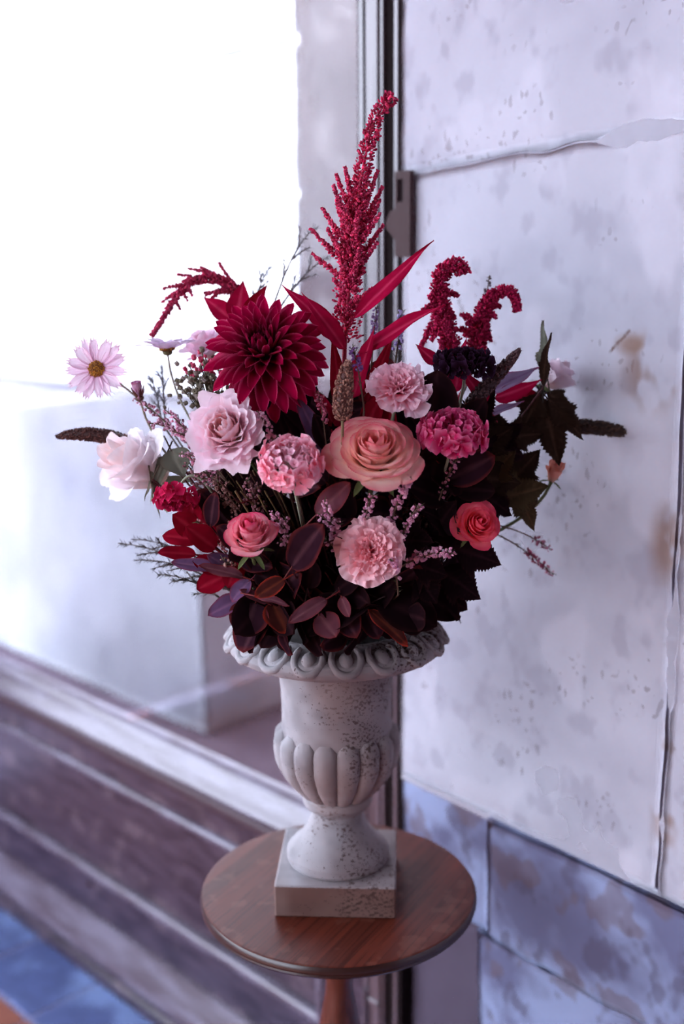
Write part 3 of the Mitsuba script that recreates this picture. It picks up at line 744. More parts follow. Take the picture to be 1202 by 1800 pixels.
def make_cosmos(name, label, px, py, y, axis, Rpx, seed=0, n=13, el=(0.25, 0.05), root=None, wm=1.0, roll=0.0, cA=None, cB=None):
    P = PX(px, py, y); R = Rpx * mpp(P)
    t = thing(name, label, 'cosmos'); Rm = frame(axis, roll=roll); rg = np.random.default_rng(seed + 3)
    cW, cP, cE = (lin((252, 236, 248)) if cA is None else cA), lin((222, 150, 202)), (lin((176, 34, 110)) if cB is None else cB)
    for i in range(n):
        a = 2 * np.pi * i / n + rg.uniform(-.1, .1)
        L = R * rg.uniform(0.84, 1.04)
        v, f, U, V = petal(L, R * wm * rg.uniform(0.27, 0.38), el[0] + rg.uniform(-.12, .12), el[1] + rg.uniform(-.25, .15), 'strap', cup=rg.uniform(0.2, 0.8), ruf=R * 0.05, tip=0.06, notch=0.16, nu=12, nv=9, r0=R * 0.08, seed=i + seed * 20)
        c = mixc(cW, cP, 0.55 * np.abs(np.sin(V * 7)) * (1 - U) + 0.15 * rg.random())
        c = mixc(c, cE, np.maximum(sst(0.9, 1.0, U) * 0.8 * rg.uniform(.4, 1), sst(0.30, 0.08, U) * 0.75))
        c = mixc(c, cE, sst(0.82, 1.0, np.abs(V)) * 0.55 * rg.uniform(0.3, 1))
        vv = rotz(v, a)
        part(t, 'petal', trimesh.Trimesh(xf(vv, Rm, P), f, process=False), 'petal_mat', True, noisecol(c, vv, 0.05, 300, i))
    m = MB(); e = trimesh.creation.icosphere(1, 1.0)
    for j in range(70):
        rr = R * 0.24 * math.sqrt((j + 0.5) / 70); a = j * 2.39996
        p = A([rr * math.cos(a), rr * math.sin(a), R * 0.12 * (1 - (rr / (R * 0.26)) ** 2) + R * 0.02])
        m.add(xf(e.vertices * A([1, 1, 1.5]) * R * 0.032 + p, Rm, P), e.faces, mixc(lin((196, 142, 46)), lin((110, 56, 34)), rg.random() * 0.9))
    v, f = lathe([(0, -R * 0.05), (R * 0.2, -R * 0.02), (R * 0.24, R * 0.02), (0, R * 0.10)], 16)
    m.add(xf(v, Rm, P), f, lin((120, 72, 34)))
    m.build(t, 'disc', 'stem_mat', 'golden central disc')
    sepals(t, Rm, P - Rm[:, 2] * R * 0.05, 8, R * 0.34, R * 0.12, 0.3, 0.2, lin((82, 74, 44)))
    calyx(t, Rm, P - Rm[:, 2] * R * 0.02, R * 0.16, R * 0.14, lin((96, 92, 60)))
    stem(t, P - Rm[:, 2] * R * 0.14, axis, root, 0.0011, lin((150, 150, 128)), back=0.30)
    return t


def make_scabiosa(name, label, px, py, y, axis, Rpx, cin, cout, cedge, n=50, seed=0, dome=0.62, hooked=False, root=None, scol=PALEGREEN, stemP=None):
    """A pincushion: a dome of small four- and five-petalled florets."""
    P = PX(px, py, y); R = Rpx * mpp(P)
    t = thing(name, label, 'scabiosa'); Rm = frame(axis); rg = np.random.default_rng(seed + 21)
    for i in range(n):
        k = (i + 0.5) / n; th = math.acos(1 - k * 1.12) ; a = i * 2.39996
        d = A([math.sin(th) * math.cos(a), math.sin(th) * math.sin(a), math.cos(th) * dome])
        fp = d * R * 0.80 * rg.uniform(0.94, 1.06); fd = unit(d + rg.normal(0, .15, 3)); Fm = frame(fd, roll=rg.uniform(0, 6))
        m = MB(); sz = R * (0.17 + 0.25 * k) * rg.uniform(0.85, 1.15)
        for q in range(5):
            big = 1.0 + 0.5 * k * (q < 2)
            v, f, U, V = petal(sz * big, sz * 0.95 * big, 1.15 - 0.5 * k, 0.25 - 0.4 * k, 'spoon', cup=0.6, ruf=sz * 0.10, nu=5, nv=5, r0=sz * 0.05, seed=i * 5 + q)
            c = mixc(mixc(cin, cout, k), cedge, sst(0.6, 1, U) * 0.7) * rg.uniform(0.85, 1.15)
            m.add(xf(xf(rotz(v, q * 1.2566), Fm, fp), Rm, P), f, c)
        v, f = tube(A([d * R * 0.25, fp]), [R * 0.02, R * 0.05], 5); m.add(xf(v, Rm, P), f, mixc(cin, cout, 0.3) * 0.7)
        m.build(t, 'floret', 'petal_mat')
    sepals(t, Rm, P - Rm[:, 2] * R * 0.05, 9, R * 0.55, R * 0.12, -0.1, -0.35, scol, 'bract')
    calyx(t, Rm, P, R * 0.30, R * 0.18, scol)
    if stemP is not None:
        v, f = tube(bez(P - Rm[:, 2] * R * 0.15, *stemP, n=24), 0.0014, 7); m = MB(); m.add(v, f, scol); m.build(t, 'stem', 'stem_mat')
    else: stem(t, P - Rm[:, 2] * R * 0.15, axis, root, 0.0015, scol)
    return t


OCT = trimesh.creation.icosphere(0, 1.0)


def beads(m, path, r0, r1, n, size, c1, c2, rg, squash=1.0, lo=0.0):
    """Crowded little grains round a spike that tapers from r0 to r1."""
    path = A(path); seg = np.r_[0, np.cumsum(np.linalg.norm(np.diff(path, axis=0), axis=1))]; seg /= seg[-1]
    tan = np.gradient(path, axis=0)
    for j in range(n):
        s = lo + (1 - lo) * rg.random(); p = A([np.interp(s, seg, path[:, q]) for q in range(3)]); tg = unit([np.interp(s, seg, tan[:, q]) for q in range(3)])
        r = (r0 + (r1 - r0) * s ** 1.2) * math.sqrt(rg.random()) ** 0.6
        d = rg.normal(size=3); d = unit(d - tg * (d @ tg))
        z = size * rg.uniform(0.65, 1.25)
        Fm = frame(unit(d + tg * 0.5), roll=rg.uniform(0, 6))
        m.add(xf(OCT.vertices * A([0.72, 0.72, 1.25 * squash]) * z, Fm, p + d * r * rg.uniform(0.7, 1.35)), OCT.faces, mixc(c1, c2, rg.random()) * rg.uniform(0.55, 1.45))


CR1, CR2 = lin((170, 16, 66)), lin((240, 96, 140))


def amaranth(name, label, main, r_main, side, root, c1=CR1, c2=CR2, size=0.0015, seed=0, dens=1.0, stemcol=lin((150, 22, 58)), leaves=()):
    """main: path of the leading spike (base to tip); side: list of (fraction, tip point, radius)."""
    t = thing(name, label, 'amaranth'); rg = np.random.default_rng(seed + 40)
    main = A(main); m = MB()
    beads(m, main, r_main[0], r_main[1], int(1400 * dens), size, c1, c2, rg)
    m.build(t, 'leading_spike', 'petal_mat')
    seg = np.r_[0, np.cumsum(np.linalg.norm(np.diff(main, axis=0), axis=1))]; seg /= seg[-1]
    sm = MB()
    v, f = tube(np.vstack([bez(root, root * 0.5 + main[0] * 0.5 - (main[1] - main[0]) * 1.0, main[0], n=10)[:-1], main]), np.r_[np.full(9, 0.0022), np.linspace(0.0022, 0.0006, len(main))], 7); sm.add(v, f, stemcol)
    for fr, tipP, r in side:
        b = A([np.interp(fr, seg, main[:, q]) for q in range(3)]); tipP = A(tipP)
        md = (b + tipP) / 2 + A([0, 0, 0.10]) * np.linalg.norm(tipP - b) * (1 if tipP[2] < b[2] + 0.02 else -0.4)
        pa = bez(b, md, tipP, n=8); m = MB(); L = np.linalg.norm(tipP - b)
        beads(m, pa, r, r * 0.14, int(max(18, 3900 * L * dens)), size * 0.95, c1, c2, rg, lo=0.12)
        m.build(t, 'side_spike', 'petal_mat')
        v, f = tube(pa, 0.0007, 5); sm.add(v, f, stemcol)
    sm.build(t, 'stem', 'stem_mat')
    return t


# ------------------------------------------------------------------ leaves
def leaf_mesh(L, W, kind, fold=0.25, curl=0.3, wav=0.0, seed=0, nu=15, nv=9):
    u, vv = np.linspace(0, 1, nu), np.linspace(-1, 1, nv)
    if kind == 'lobed': nu, nv = 31, 11; u, vv = np.linspace(0, 1, nu), np.linspace(-1, 1, nv)
    U, V = np.meshgrid(u, vv, indexing='ij')
    w = {'round': lambda t: np.clip(np.sin(np.pi * np.clip(t, 0, 1) ** 0.92), 0, 1) ** 0.58,
         'oval': lambda t: np.clip(np.sin(np.pi * t ** 0.85), 0, 1) ** 0.85,
         'lance': lambda t: np.clip(np.sin(np.pi * t ** 0.62), 0, 1) ** 1.15,
         'lobed': lambda t: np.interp(t, [0, 0.03, 0.12, 0.26, 0.38, 0.46, 0.55, 0.68, 0.85, 1.0], [0.05, 0.30, 0.72, 0.95, 1.0, 0.60, 0.58, 0.50, 0.24, 0.0]) * (1 + 0.10 * np.where(np.arange(len(t)) % 2 == 0, 1, -1))}[kind](u)
    hw = (W / 2 * w)[:, None] * np.ones_like(V)
    X = U * L; Y = hw * V
    if kind == 'lobed': X = X + np.abs(V) ** 1.5 * hw * 0.55 * (1 - U)
    ang = curl * U
    Z = np.abs(Y) * fold - curl * L * 0.5 * U ** 2 + wav * L * np.sin(U * 9 + seed) * V ** 2 * 0.5 + wav * L * 0.5 * (meshkit.noise(np.stack([U * 3 + seed, V * 2, 0 * U], -1), 2) - 0.5)
    vein = np.abs(((U * 7 - np.abs(V) * 1.6) % 1.0) - 0.5)
    Z = Z + (vein - 0.25) * W * 0.03 * np.clip(1 - V ** 2, 0, 1)
    v = np.stack([X, Y, Z], -1).reshape(-1, 3)
    return v, gridf(nu, nv), U.ravel(), V.ravel(), vein.ravel()


KINDS = {  # body, vein, rim
    'smoke': (lin((47, 25, 35)), lin((78, 48, 56)), lin((106, 40, 38))),
    'dark': (lin((29, 15, 20)), lin((47, 26, 31)), lin((50, 25, 26))),
    'plum': (lin((92, 66, 96)), lin((118, 84, 112)), lin((120, 44, 60))),
    'rosy': (lin((110, 64, 75)), lin((131, 84, 91)), lin((135, 53, 53))),
    'red': (lin((132, 12, 34)), lin((160, 34, 54)), lin((120, 14, 30))),
    'crimson': (lin((170, 16, 60)), lin((200, 58, 96)), lin((150, 16, 52))),
    'brown': (lin((44, 31, 25)), lin((65, 47, 38)), lin((36, 25, 20))),
    'olive': (lin((68, 56, 39)), lin((91, 71, 51)), lin((53, 41, 28))),
    'ember': (lin((75, 35, 33)), lin((110, 53, 39)), lin((177, 55, 39))),
    'green': (lin((112, 116, 102)), lin((140, 144, 128)), lin((104, 96, 82))),
    'lilac': (lin((150, 132, 166)), lin((132, 104, 146)), lin((170, 60, 110))),
}


def leaf(parent, P0, P1, W, shape, kind, nh=(0, -0.75, 0.6), fold=0.22, curl=0.25, wav=0.05, seed=0, stem_mb=None, hub=None, label=None):
    P0, P1 = A(P0, float), A(P1, float); L = np.linalg.norm(P1 - P0); x = (P1 - P0) / L
    v, f, U, V, vein = leaf_mesh(L, W, shape, fold, curl, wav, seed)
    z = A(nh, float); z = unit(z - x * (z @ x)); y = np.cross(z, x)
    b, vc, rc = KINDS[kind]
    c = mixc(b, vc, np.maximum(sst(0.16, 0.0, np.abs(V)), 0.45 * sst(0.12, 0.0, vein)))
    c = mixc(c, rc, sst(0.86, 1.0, np.maximum(np.abs(V), U)) * 0.75)
    w = P0 + v @ np.stack([x, y, z])
    part(parent, 'leaf', trimesh.Trimesh(w, f, process=False), 'leaf_mat', True, noisecol(c, w, 0.22, 130, seed), label)
    if stem_mb is not None:
        h = P0 + (A(hub) - P0) * 0.6 if hub is not None else P0 - x * 0.015
        tv, tf = tube(bez(P0 + x * 0.002, P0 - x * 0.012, h, n=7), 0.0008, 5); stem_mb.add(tv, tf, rc * 0.7)


def sprig(name, label, leaves, shape='round', group=None, cat='leaves', hub=None, nh=(0, -0.75, 0.6), stemcol=lin((70, 30, 36)), **kw):
    """leaves: (x0, y0, d0, x1, y1, d1, width px, kind[, normal]) in photograph pixels and depth; all join one stem."""
    t = thing(name, label, cat, group); sm = MB()
    base = [PX(l[0], l[1], l[2]) for l in leaves]; c = np.mean(base, 0)
    hub = ROOT + (c - ROOT) * 0.55 if hub is None else A(hub)
    v, f = tube(bez(MOUTH(hub[0] * 0.2, hub[1] * 0.2), (MOUTH() + hub) / 2 + [0, 0, 0.01], hub, n=10), 0.0016, 6); sm.add(v, f, stemcol)
    for i, l in enumerate(leaves):
        P0, P1 = PX(*l[:3]), PX(*l[3:6])
        leaf(t, P0, P1, l[6] * mpp(P0), kw.get('shape', shape), l[7], l[8] if len(l) > 8 else nh, seed=i * 3 + len(leaves), fold=kw.get('fold', 0.22), curl=kw.get('curl', 0.22), wav=kw.get('wav', 0.06), stem_mb=sm)
        tv, tf = tube(bez(P0, (P0 + hub) / 2 + [0, 0.0, -0.008], hub, n=8), np.linspace(0.0009, 0.0013, 8), 5); sm.add(tv, tf, stemcol)
    sm.build(t, 'stem', 'stem_mat')
    return t


# ------------------------------------------------------------------ heather, heath and grass heads
BELL = lathe([(0.0, 0.0), (0.45, 0.1), (0.62, 0.5), (0.5, 0.95), (0.62, 1.15), (0.2, 1.0)], 7)


def heather(label, tip, base, bow=(0, 0, 0.02), n=34, csize=0.0023, c1=lin((206, 150, 184)), c2=lin((150, 86, 122)), frac=0.55, stemcol=lin((96, 74, 62)), needle=lin((92, 92, 70)), seed=0, spread=0.0045, needles=40, group=None, cat='heather', name='heather_sprig', branches=0, root=None):
    t = thing(name, label, cat, group); rg = np.random.default_rng(seed + 300)
    tip, base = A(tip, float), A(base, float)
    paths = [bez(base, (tip + base) / 2 + A(bow), tip, n=16)]
    for b in range(branches):
        s = 0.25 + 0.5 * b / max(1, branches); k = int(s * 15); d = tip - base; L = np.linalg.norm(d)
        sd = unit(np.cross(d, [0, -1.0, 0.2])) * (1 if b % 2 else -1)
        e = paths[0][k] + unit(d) * L * 0.22 + sd * L * 0.10
        paths.append(bez(paths[0][k], paths[0][k] + unit(d) * L * 0.1 + sd * L * 0.02, e, n=8))
    sm, bm, nm = MB(), MB(), MB()
    rt = MOUTH(base[0] * 0.15, base[1] * 0.15) if root is None else root
    v, f = tube(bez(rt, rt * 0.4 + base * 0.6 + [0, 0, -0.005], base, n=8), 0.0011, 5); sm.add(v, f, stemcol)
    for pi, path in enumerate(paths):
        v, f = tube(path, np.linspace(0.0010, 0.0005, len(path)), 5); sm.add(v, f, stemcol)
        tan = np.gradient(path, axis=0); m_ = len(path) - 1
        nb = n if pi == 0 else int(n * 0.4); nn = needles if pi == 0 else int(needles * 0.4); fr = frac if pi == 0 else 0.9
        for j in range(nb):
            s = 1 - fr * (j + rg.random()) / max(nb, 1); q = s * m_; i0 = min(int(q), m_ - 1); p = path[i0] + (path[i0 + 1] - path[i0]) * (q - i0); tg = unit(tan[i0])
            d = rg.normal(size=3); d = unit(d - tg * (d @ tg)); sz = csize * rg.uniform(0.7, 1.15) * (1.0 - 0.4 * sst(0.85, 1, s))
            Fm = frame(unit(d * 0.9 + tg * 0.25 + A([0, 0, -0.25])), roll=rg.uniform(0, 6))
            bm.add(xf(BELL[0] * sz, Fm, p + d * spread * rg.uniform(0.15, 0.62)), BELL[1], mixc(c1, c2, rg.random()) * rg.uniform(0.85, 1.15))
        for j in range(nn):
            s = 0.04 + 0.95 * rg.random(); q = s * m_; i0 = min(int(q), m_ - 1); p = path[i0] + (path[i0 + 1] - path[i0]) * (q - i0); tg = unit(tan[i0])
            d = rg.normal(size=3); d = unit(unit(d - tg * (d @ tg)) + tg * 0.7); l = spread * rg.uniform(0.8, 1.6); sd = unit(np.cross(d, tg)) * 0.00045
            nm.add(A([p + sd, p - sd, p + d * l * 0.6 - sd * 0.8, p + d * l, p + d * l * 0.6 + sd * 0.8]), [[0, 1, 2], [0, 2, 4], [4, 2, 3]], needle * rg.uniform(0.7, 1.2))
    sm.build(t, 'stem', 'stem_mat')
    if n: bm.build(t, 'bells', 'petal_mat', None, 'stuff')
    if needles: nm.build(t, 'needles', 'leaf_mat', None, 'stuff')
    return t


def foxtail(label, base, tip, r, c1=lin((62, 40, 38)), c2=lin((108, 72, 62)), bow=(0, 0, 0), seed=0, n=620, bristle=160, root=None, gs=0.0013):
    t = thing('foxtail_millet', label, 'foxtail millet'); rg = np.random.default_rng(seed + 70)
    base, tip = A(base, float), A(tip, float); path = bez(base, (base + tip) / 2 + A(bow), tip, n=14); tan = np.gradient(path, axis=0)
    m, bm = MB(), MB()
    prof = lambda s: r * np.interp(s, [0, 0.06, 0.25, 0.6, 0.88, 1.0], [0.55, 0.85, 1.0, 0.9, 0.55, 0.12])
    ss = np.linspace(0, 1, 14); v, f = tube(path, prof(ss) * 0.85, 12); m.add(v, f, c1 * 0.8)
    for j in range(n):
        s = (j + rg.random()) / n; q = s * 13; i0 = min(int(q), 12); p = path[i0] + (path[i0 + 1] - path[i0]) * (q - i0); tg = unit(tan[i0])
        d = rg.normal(size=3); d = unit(d - tg * (d @ tg)); Fm = frame(unit(d + tg * 0.8), roll=rg.uniform(0, 6))
        m.add(xf(OCT.vertices * A([0.75, 0.75, 1.2]) * gs * rg.uniform(0.7, 1.15), Fm, p + d * prof(s) * 0.92), OCT.faces, mixc(c1, c2, rg.random() ** 1.5) * rg.uniform(0.7, 1.25))
        if j % max(1, n // bristle) == 0:
            a = p + d * prof(s) * 0.9; e = a + unit(d + tg * 0.9) * 0.0045; sd = unit(np.cross(d, tg)) * 0.00016
            bm.add(A([a + sd, a - sd, e]), [[0, 1, 2]], c2 * 0.9)
    m.build(t, 'seed_head', 'stem_mat'); bm.build(t + '__seed_head', 'bristles', 'leaf_mat', None, 'stuff')
    ax = unit(path[1] - path[0])
    stem(t, base + ax * 0.002, ax, root, 0.0013, lin((120, 104, 74)), back=0.3)
    return t


# ================================================================== the bouquet
def YD(px, py, k=1.0, off=0.0):
    e = 1 - ((px - 592) / 345) ** 2 - ((py - 800) / 330) ** 2
    return -0.165 * k * math.sqrt(max(0.0, e)) + off


def PD(px, py, off=0.0, k=1.0): return PX(px, py, YD(px, py, k, off))


def PP(pts, y): return [PX(a, b, y if not hasattr(y, '__len__') else y[i]) for i, (a, b) in enumerate(pts)]


def spl(P, n=20):
    from scipy.interpolate import CubicSpline
    P = A(P); t = np.linspace(0, 1, len(P)); return CubicSpline(t, P)(np.linspace(0, 1, n))


# big flowers
make_dahlia('dahlia', 'large dark burgundy dahlia at the upper left of the bouquet', 462, 612, -0.115, (-0.12, -0.80, 0.58), 112)
make_rose('rose', 'large open peach rose with pink petal edges in the middle of the bouquet', 'rose', 657, 796, -0.148, (0.04, -0.62, 0.78), 84, 0.98, 38,
          lin((250, 182, 176)), lin((254, 226, 212)), lin((230, 104, 124)), lin((252, 230, 196)), 0.95, seed=1, alo=0.80, curl=1.3, edgew=0.80)
make_rose('rose', 'pink rose bud half open above the dark round leaves at the lower left', 'rose', 440, 942, -0.156, (-0.02, -0.56, 0.83), 54, 1.5, 24,
          lin((232, 90, 126)), lin((250, 196, 204)), lin((222, 52, 106)), lin((252, 226, 220)), 0.80, seed=2, alo=0.95, curl=1.0, edgew=0.84)
make_rose('rose', 'coral pink rose tucked under the dark leaves at the right', 'rose', 838, 922, -0.108, (0.30, -0.75, 0.45), 48, 1.1, 22,
          lin((240, 96, 116)), lin((250, 124, 136)), lin((230, 70, 100)), lin((248, 160, 150)), 0.9, seed=3, alo=0.85, curl=1.0)
make_rose('rose', 'small salmon rose bud hanging at the right edge below the serrated leaves', 'rose bud', 975, 828, 0.0, (0.15, -0.45, 0.80), 27, 1.7, 11,
          lin((220, 150, 132)), lin((228, 166, 146)), lin((206, 120, 106)), lin((214, 170, 146)), 0.55, seed=4, alo=1.0, curl=0.6)
WHT, WHP = lin((250, 246, 250)), lin((240, 214, 220))
make_rose('lisianthus', 'white lisianthus bloom leaning out at the left edge', 'lisianthus', 236, 815, -0.03, (-0.62, -0.42, 0.50), 84, 1.55, 15,
          lin((248, 222, 218)), WHT, lin((252, 248, 252)), lin((244, 226, 214)), 0.74, seed=5, ruf=0.07, alo=0.95, curl=1.2, scol=lin((126, 136, 116)), root=None)
make_rose('lisianthus', 'pale pink ruffled lisianthus left of the middle under the dahlia', 'lisianthus', 398, 757, -0.135, (-0.15, -0.88, 0.42), 78, 1.05, 24,
          lin((250, 206, 204)), lin((250, 228, 238)), lin((252, 238, 248)), lin((246, 210, 196)), 0.88, seed=6, ruf=0.15, alo=1.0, curl=0.8)
make_rose('lisianthus', 'blush lisianthus half hidden behind the serrated leaves at the far right', 'lisianthus', 978, 660, 0.055, (0.5, 0.1, 0.6), 46, 1.2, 12,
          lin((232, 206, 214)), lin((236, 220, 230)), lin((240, 226, 236)), lin((226, 196, 196)), 0.9, seed=7, ruf=0.10, alo=0.9)
make_rose('lisianthus', 'pale pink bloom out of focus behind the dahlia on its left', 'lisianthus', 358, 606, 0.07, (-0.4, -0.3, 0.8), 50, 1.0, 14,
          lin((238, 200, 214)), lin((236, 212, 228)), lin((240, 222, 236)), lin((236, 200, 200)), 0.9, seed=8, ruf=0.10, alo=0.9)
make_carnation('carnation', 'pale pink carnation in the upper right beside the crimson leaf', 703, 668, -0.115, (0.10, -0.62, 0.80), 62, lin((246, 170, 186)), lin((252, 226, 238)), seed=1, n=42)
make_carnation('carnation', 'dusty pink carnation low in front above the urn', 652, 966, -0.158, (-0.02, -0.90, 0.45), 64, lin((244, 158, 170)), lin((252, 214, 220)), seed=2, n=50, depth=0.8)
make_cosmos('cosmos', 'white and magenta edged cosmos facing outward at the far left', 170, 649, -0.03, (-0.12, -0.95, 0.22), 60, seed=1, n=15, el=(0.22, 0.10), roll=0.3)
make_cosmos('cosmos', 'pale cosmos seen from the side above the white lisianthus', 294, 616, 0.02, (-0.05, 0.02, 1.0), 56, seed=2, n=9, el=(0.50, 0.02), wm=1.5, cA=lin((232, 226, 246)), cB=lin((170, 130, 190)))
# a closed cosmos bud
t = thing('cosmos_bud', 'closed magenta striped cosmos bud between the two cosmos flowers', 'flower bud')
P = PX(243, 690, -0.03); Rm = frame((-0.15, -0.2, 1.0)); s = 26 * mpp(P)
for i in range(9):
    v, f, U, V = petal(s * 1.15, s * 0.62, 1.30, 1.62, 'strap', cup=0.9, ruf=s * .06, nu=8, nv=7, r0=s * 0.16, z0=-s * 0.35, seed=i)
    c = mixc(lin((226, 196, 222)), lin((160, 30, 100)), np.maximum(sst(0.55, 1, np.abs(V)), sst(0.8, 1, U)) * 0.85)
    part(t, 'petal', trimesh.Trimesh(xf(rotz(v, i * 2.39996), Rm, P), f, process=False), 'petal_mat', True, c)
sepals(t, Rm, P - Rm[:, 2] * s * 0.42, 7, s * 0.95, s * 0.30, 0.95, 1.25, lin((96, 60, 56)))
calyx(t, Rm, P - Rm[:, 2] * s * 0.30, s * 0.30, s * 0.3, lin((96, 70, 56)))
stem(t, P - Rm[:, 2] * s * 0.58, Rm[:, 2], None, 0.0011, lin((140, 132, 112)))
# pincushion flowers
make_scabiosa('scabiosa', 'soft pink scabiosa on a pale stem in front at the centre left', 508, 815, -0.165, (-0.03, -0.55, 0.85), 52, lin((250, 196, 216)), lin((250, 146, 168)), lin((254, 230, 240)), seed=1, stemP=(PX(520, 870, -0.155), PX(530, 910, -0.12), PX(545, 1000, -0.06)))
make_scabiosa('scabiosa', 'magenta scabiosa to the right of the peach rose', 798, 762, -0.125, (0.05, -0.35, 0.95), 56, lin((212, 66, 124)), lin((204, 26, 94)), lin((244, 160, 196)), seed=2, dome=0.62, stemP=(PX(792, 800, -0.115), PX(775, 840, -0.10), PX(745, 960, -0.05)))
make_scabiosa('scabiosa', 'nearly black scabiosa with violet specks in front of the drooping amaranth', 818, 640, -0.075, (0.0, -0.22, 1.0), 47, lin((36, 15, 28)), lin((30, 8, 20)), lin((66, 42, 70)), seed=3, dome=0.50, n=40)
make_scabiosa('scabiosa', 'crimson scabiosa nodding on a hooked stem below the white lisianthus', 312, 872, -0.085, (-0.10, -0.45, -0.75), 38, lin((150, 20, 60)), lin((196, 26, 76)), lin((214, 60, 110)), seed=4, dome=0.6, n=34,
              stemP=(PX(322, 822, -0.085), PX(365, 812, -0.085), PX(400, 935, -0.06)))

# amaranths
yA = -0.055
mainP = spl(PP([(606, 600), (612, 520), (620, 430), (634, 320), (650, 240), (668, 195), (691, 166)], [-.05, -.055, -.055, -.055, -.055, -.055, -.055]))
sd_ = [(0.24, 548, 445, 7), (0.30, 546, 402, 8), (0.36, 566, 365, 8), (0.44, 585, 325, 8), (0.48, 590, 305, 7), (0.52, 606, 293, 7), (0.30, 674, 395, 8), (0.36, 668, 375, 8), (0.40, 672, 328, 8), (0.44, 664, 300, 7), (0.34, 668, 352, 7),
       (0.26, 664, 425, 8), (0.20, 640, 470, 8), (0.18, 585, 490, 7), (0.12, 655, 505, 9), (0.24, 590, 420, 10), (0.28, 640, 410, 10), (0.32, 600, 380, 10), (0.34, 630, 370, 10), (0.40, 612, 345, 10), (0.42, 648, 335, 10), (0.46, 630, 310, 10), (0.20, 605, 455, 9),
       (0.22, 630, 440, 9), (0.50, 650, 288, 7), (0.38, 590, 350, 9), (0.30, 575, 400, 9), (0.14, 608, 505, 8), (0.08, 590, 540, 7), (0.10, 632, 520, 9), (0.04, 618, 560, 9), (0.02, 600, 575, 8), (0.08, 640, 545, 8), (0.12, 596, 500, 9)]
rg0 = np.random.default_rng(4)
am = amaranth('amaranth', 'tall upright crimson amaranth plume rising above the bouquet', mainP, (0.0125, 0.0050), [(f, PX(x, y, yA + rg0.uniform(-.022, .022)), r * 0.00047) for f, x, y, r in sd_], MOUTH(), seed=1)
for (x0, y0, d0, x1, y1, d1, w, kd, nh, cu) in [
        (622, 560, -0.07, 760, 420, -0.075, 40, 'crimson', (-0.55, -0.75, -0.1), 0.12), (630, 625, -0.085, 770, 522, -0.10, 46, 'crimson', (-0.35, -0.7, 0.6), 0.30),
        (600, 600, -0.07, 503, 498, -0.085, 50, 'crimson', (0.3, -0.9, 0.3), 0.25), (607, 615, -0.08, 535, 512, -0.095, 42, 'crimson', (0.4, -0.9, 0.2), 0.2),
        (620, 700, -0.08, 655, 575, -0.10, 52, 'crimson', (-0.5, -0.8, 0.1), 0.1), (600, 720, -0.06, 585, 590, -0.08, 40, 'red', (0.1, -0.9, 0.2), 0.1), (640, 720, -0.05, 692, 580, -0.06, 40, 'red', (-0.2, -0.9, 0.2), 0.1),
        (600, 770, -0.07, 548, 680, -0.10, 36, 'crimson', (0.2, -0.9, 0.3), 0.15)]:
    leaf(am, PX(x0, y0, d0), PX(x1, y1, d1), 0.78 * w * mpp(PX(x0, y0, d0)), 'lance', kd, nh, 0.30, cu, 0.05, seed=x0)
m1 = spl(PP([(800, 640), (782, 570), (772, 510), (780, 476), (800, 464), (814, 482)], 0.0))
am2 = amaranth('amaranth', 'drooping crimson amaranth tassel with a hooked tip right of the tall plume', m1, (0.0095, 0.0060), [(f, PX(x, y, 0.0 + rg0.uniform(-.02, .02)), r * 0.00062) for f, x, y, r in
    [(0.5, 742, 545, 9), (0.45, 738, 612, 9), (0.4, 758, 600, 10), (0.5, 760, 560, 10), (0.55, 752, 522, 9), (0.45, 790, 590, 10), (0.5, 800, 560, 10), (0.6, 806, 520, 8), (0.3, 775, 615, 10), (0.4, 765, 580, 10), (0.6, 758, 515, 8), (0.5, 775, 545, 11), (0.35, 800, 610, 10)]], MOUTH(), c1=lin((160, 14, 64)), c2=lin((222, 64, 116)), seed=2, dens=1.45)
m2 = spl(PP([(835, 640), (842, 575), (858, 530), (880, 512), (900, 516), (909, 548)], 0.015))
am3 = amaranth('amaranth', 'drooping crimson amaranth tassel curling to the far right', m2, (0.0095, 0.0032), [(f, PX(x, y, 0.015 + rg0.uniform(-.02, .02)), r * 0.00062) for f, x, y, r in
    [(0.45, 850, 622, 9), (0.4, 862, 600, 9), (0.5, 872, 560, 9), (0.55, 880, 540, 8), (0.4, 820, 570, 9), (0.35, 808, 552, 9), (0.3, 800, 580, 9), (0.45, 838, 600, 10), (0.5, 855, 580, 10), (0.3, 825, 610, 10), (0.4, 842, 555, 11), (0.3, 815, 590, 10)]], MOUTH(), c1=lin((146, 12, 56)), c2=lin((210, 52, 104)), seed=3, dens=1.45)
for (x0, y0, d0, x1, y1, d1, w, kd) in [(800, 690, -0.05, 815, 595, -0.06, 36, 'crimson'), (770, 640, -0.03, 730, 605, -0.03, 24, 'crimson')]:
    leaf(am2, PX(x0, y0, d0), PX(x1, y1, d1), w * mpp(PX(x0, y0, d0)), 'lance', kd, (-0.4, -0.8, 0.3), 0.3, 0.2, 0.05, seed=x0)
m3 = spl(PP([(425, 520), (392, 494), (352, 490), (318, 512), (292, 550), (266, 591)], 0.06))
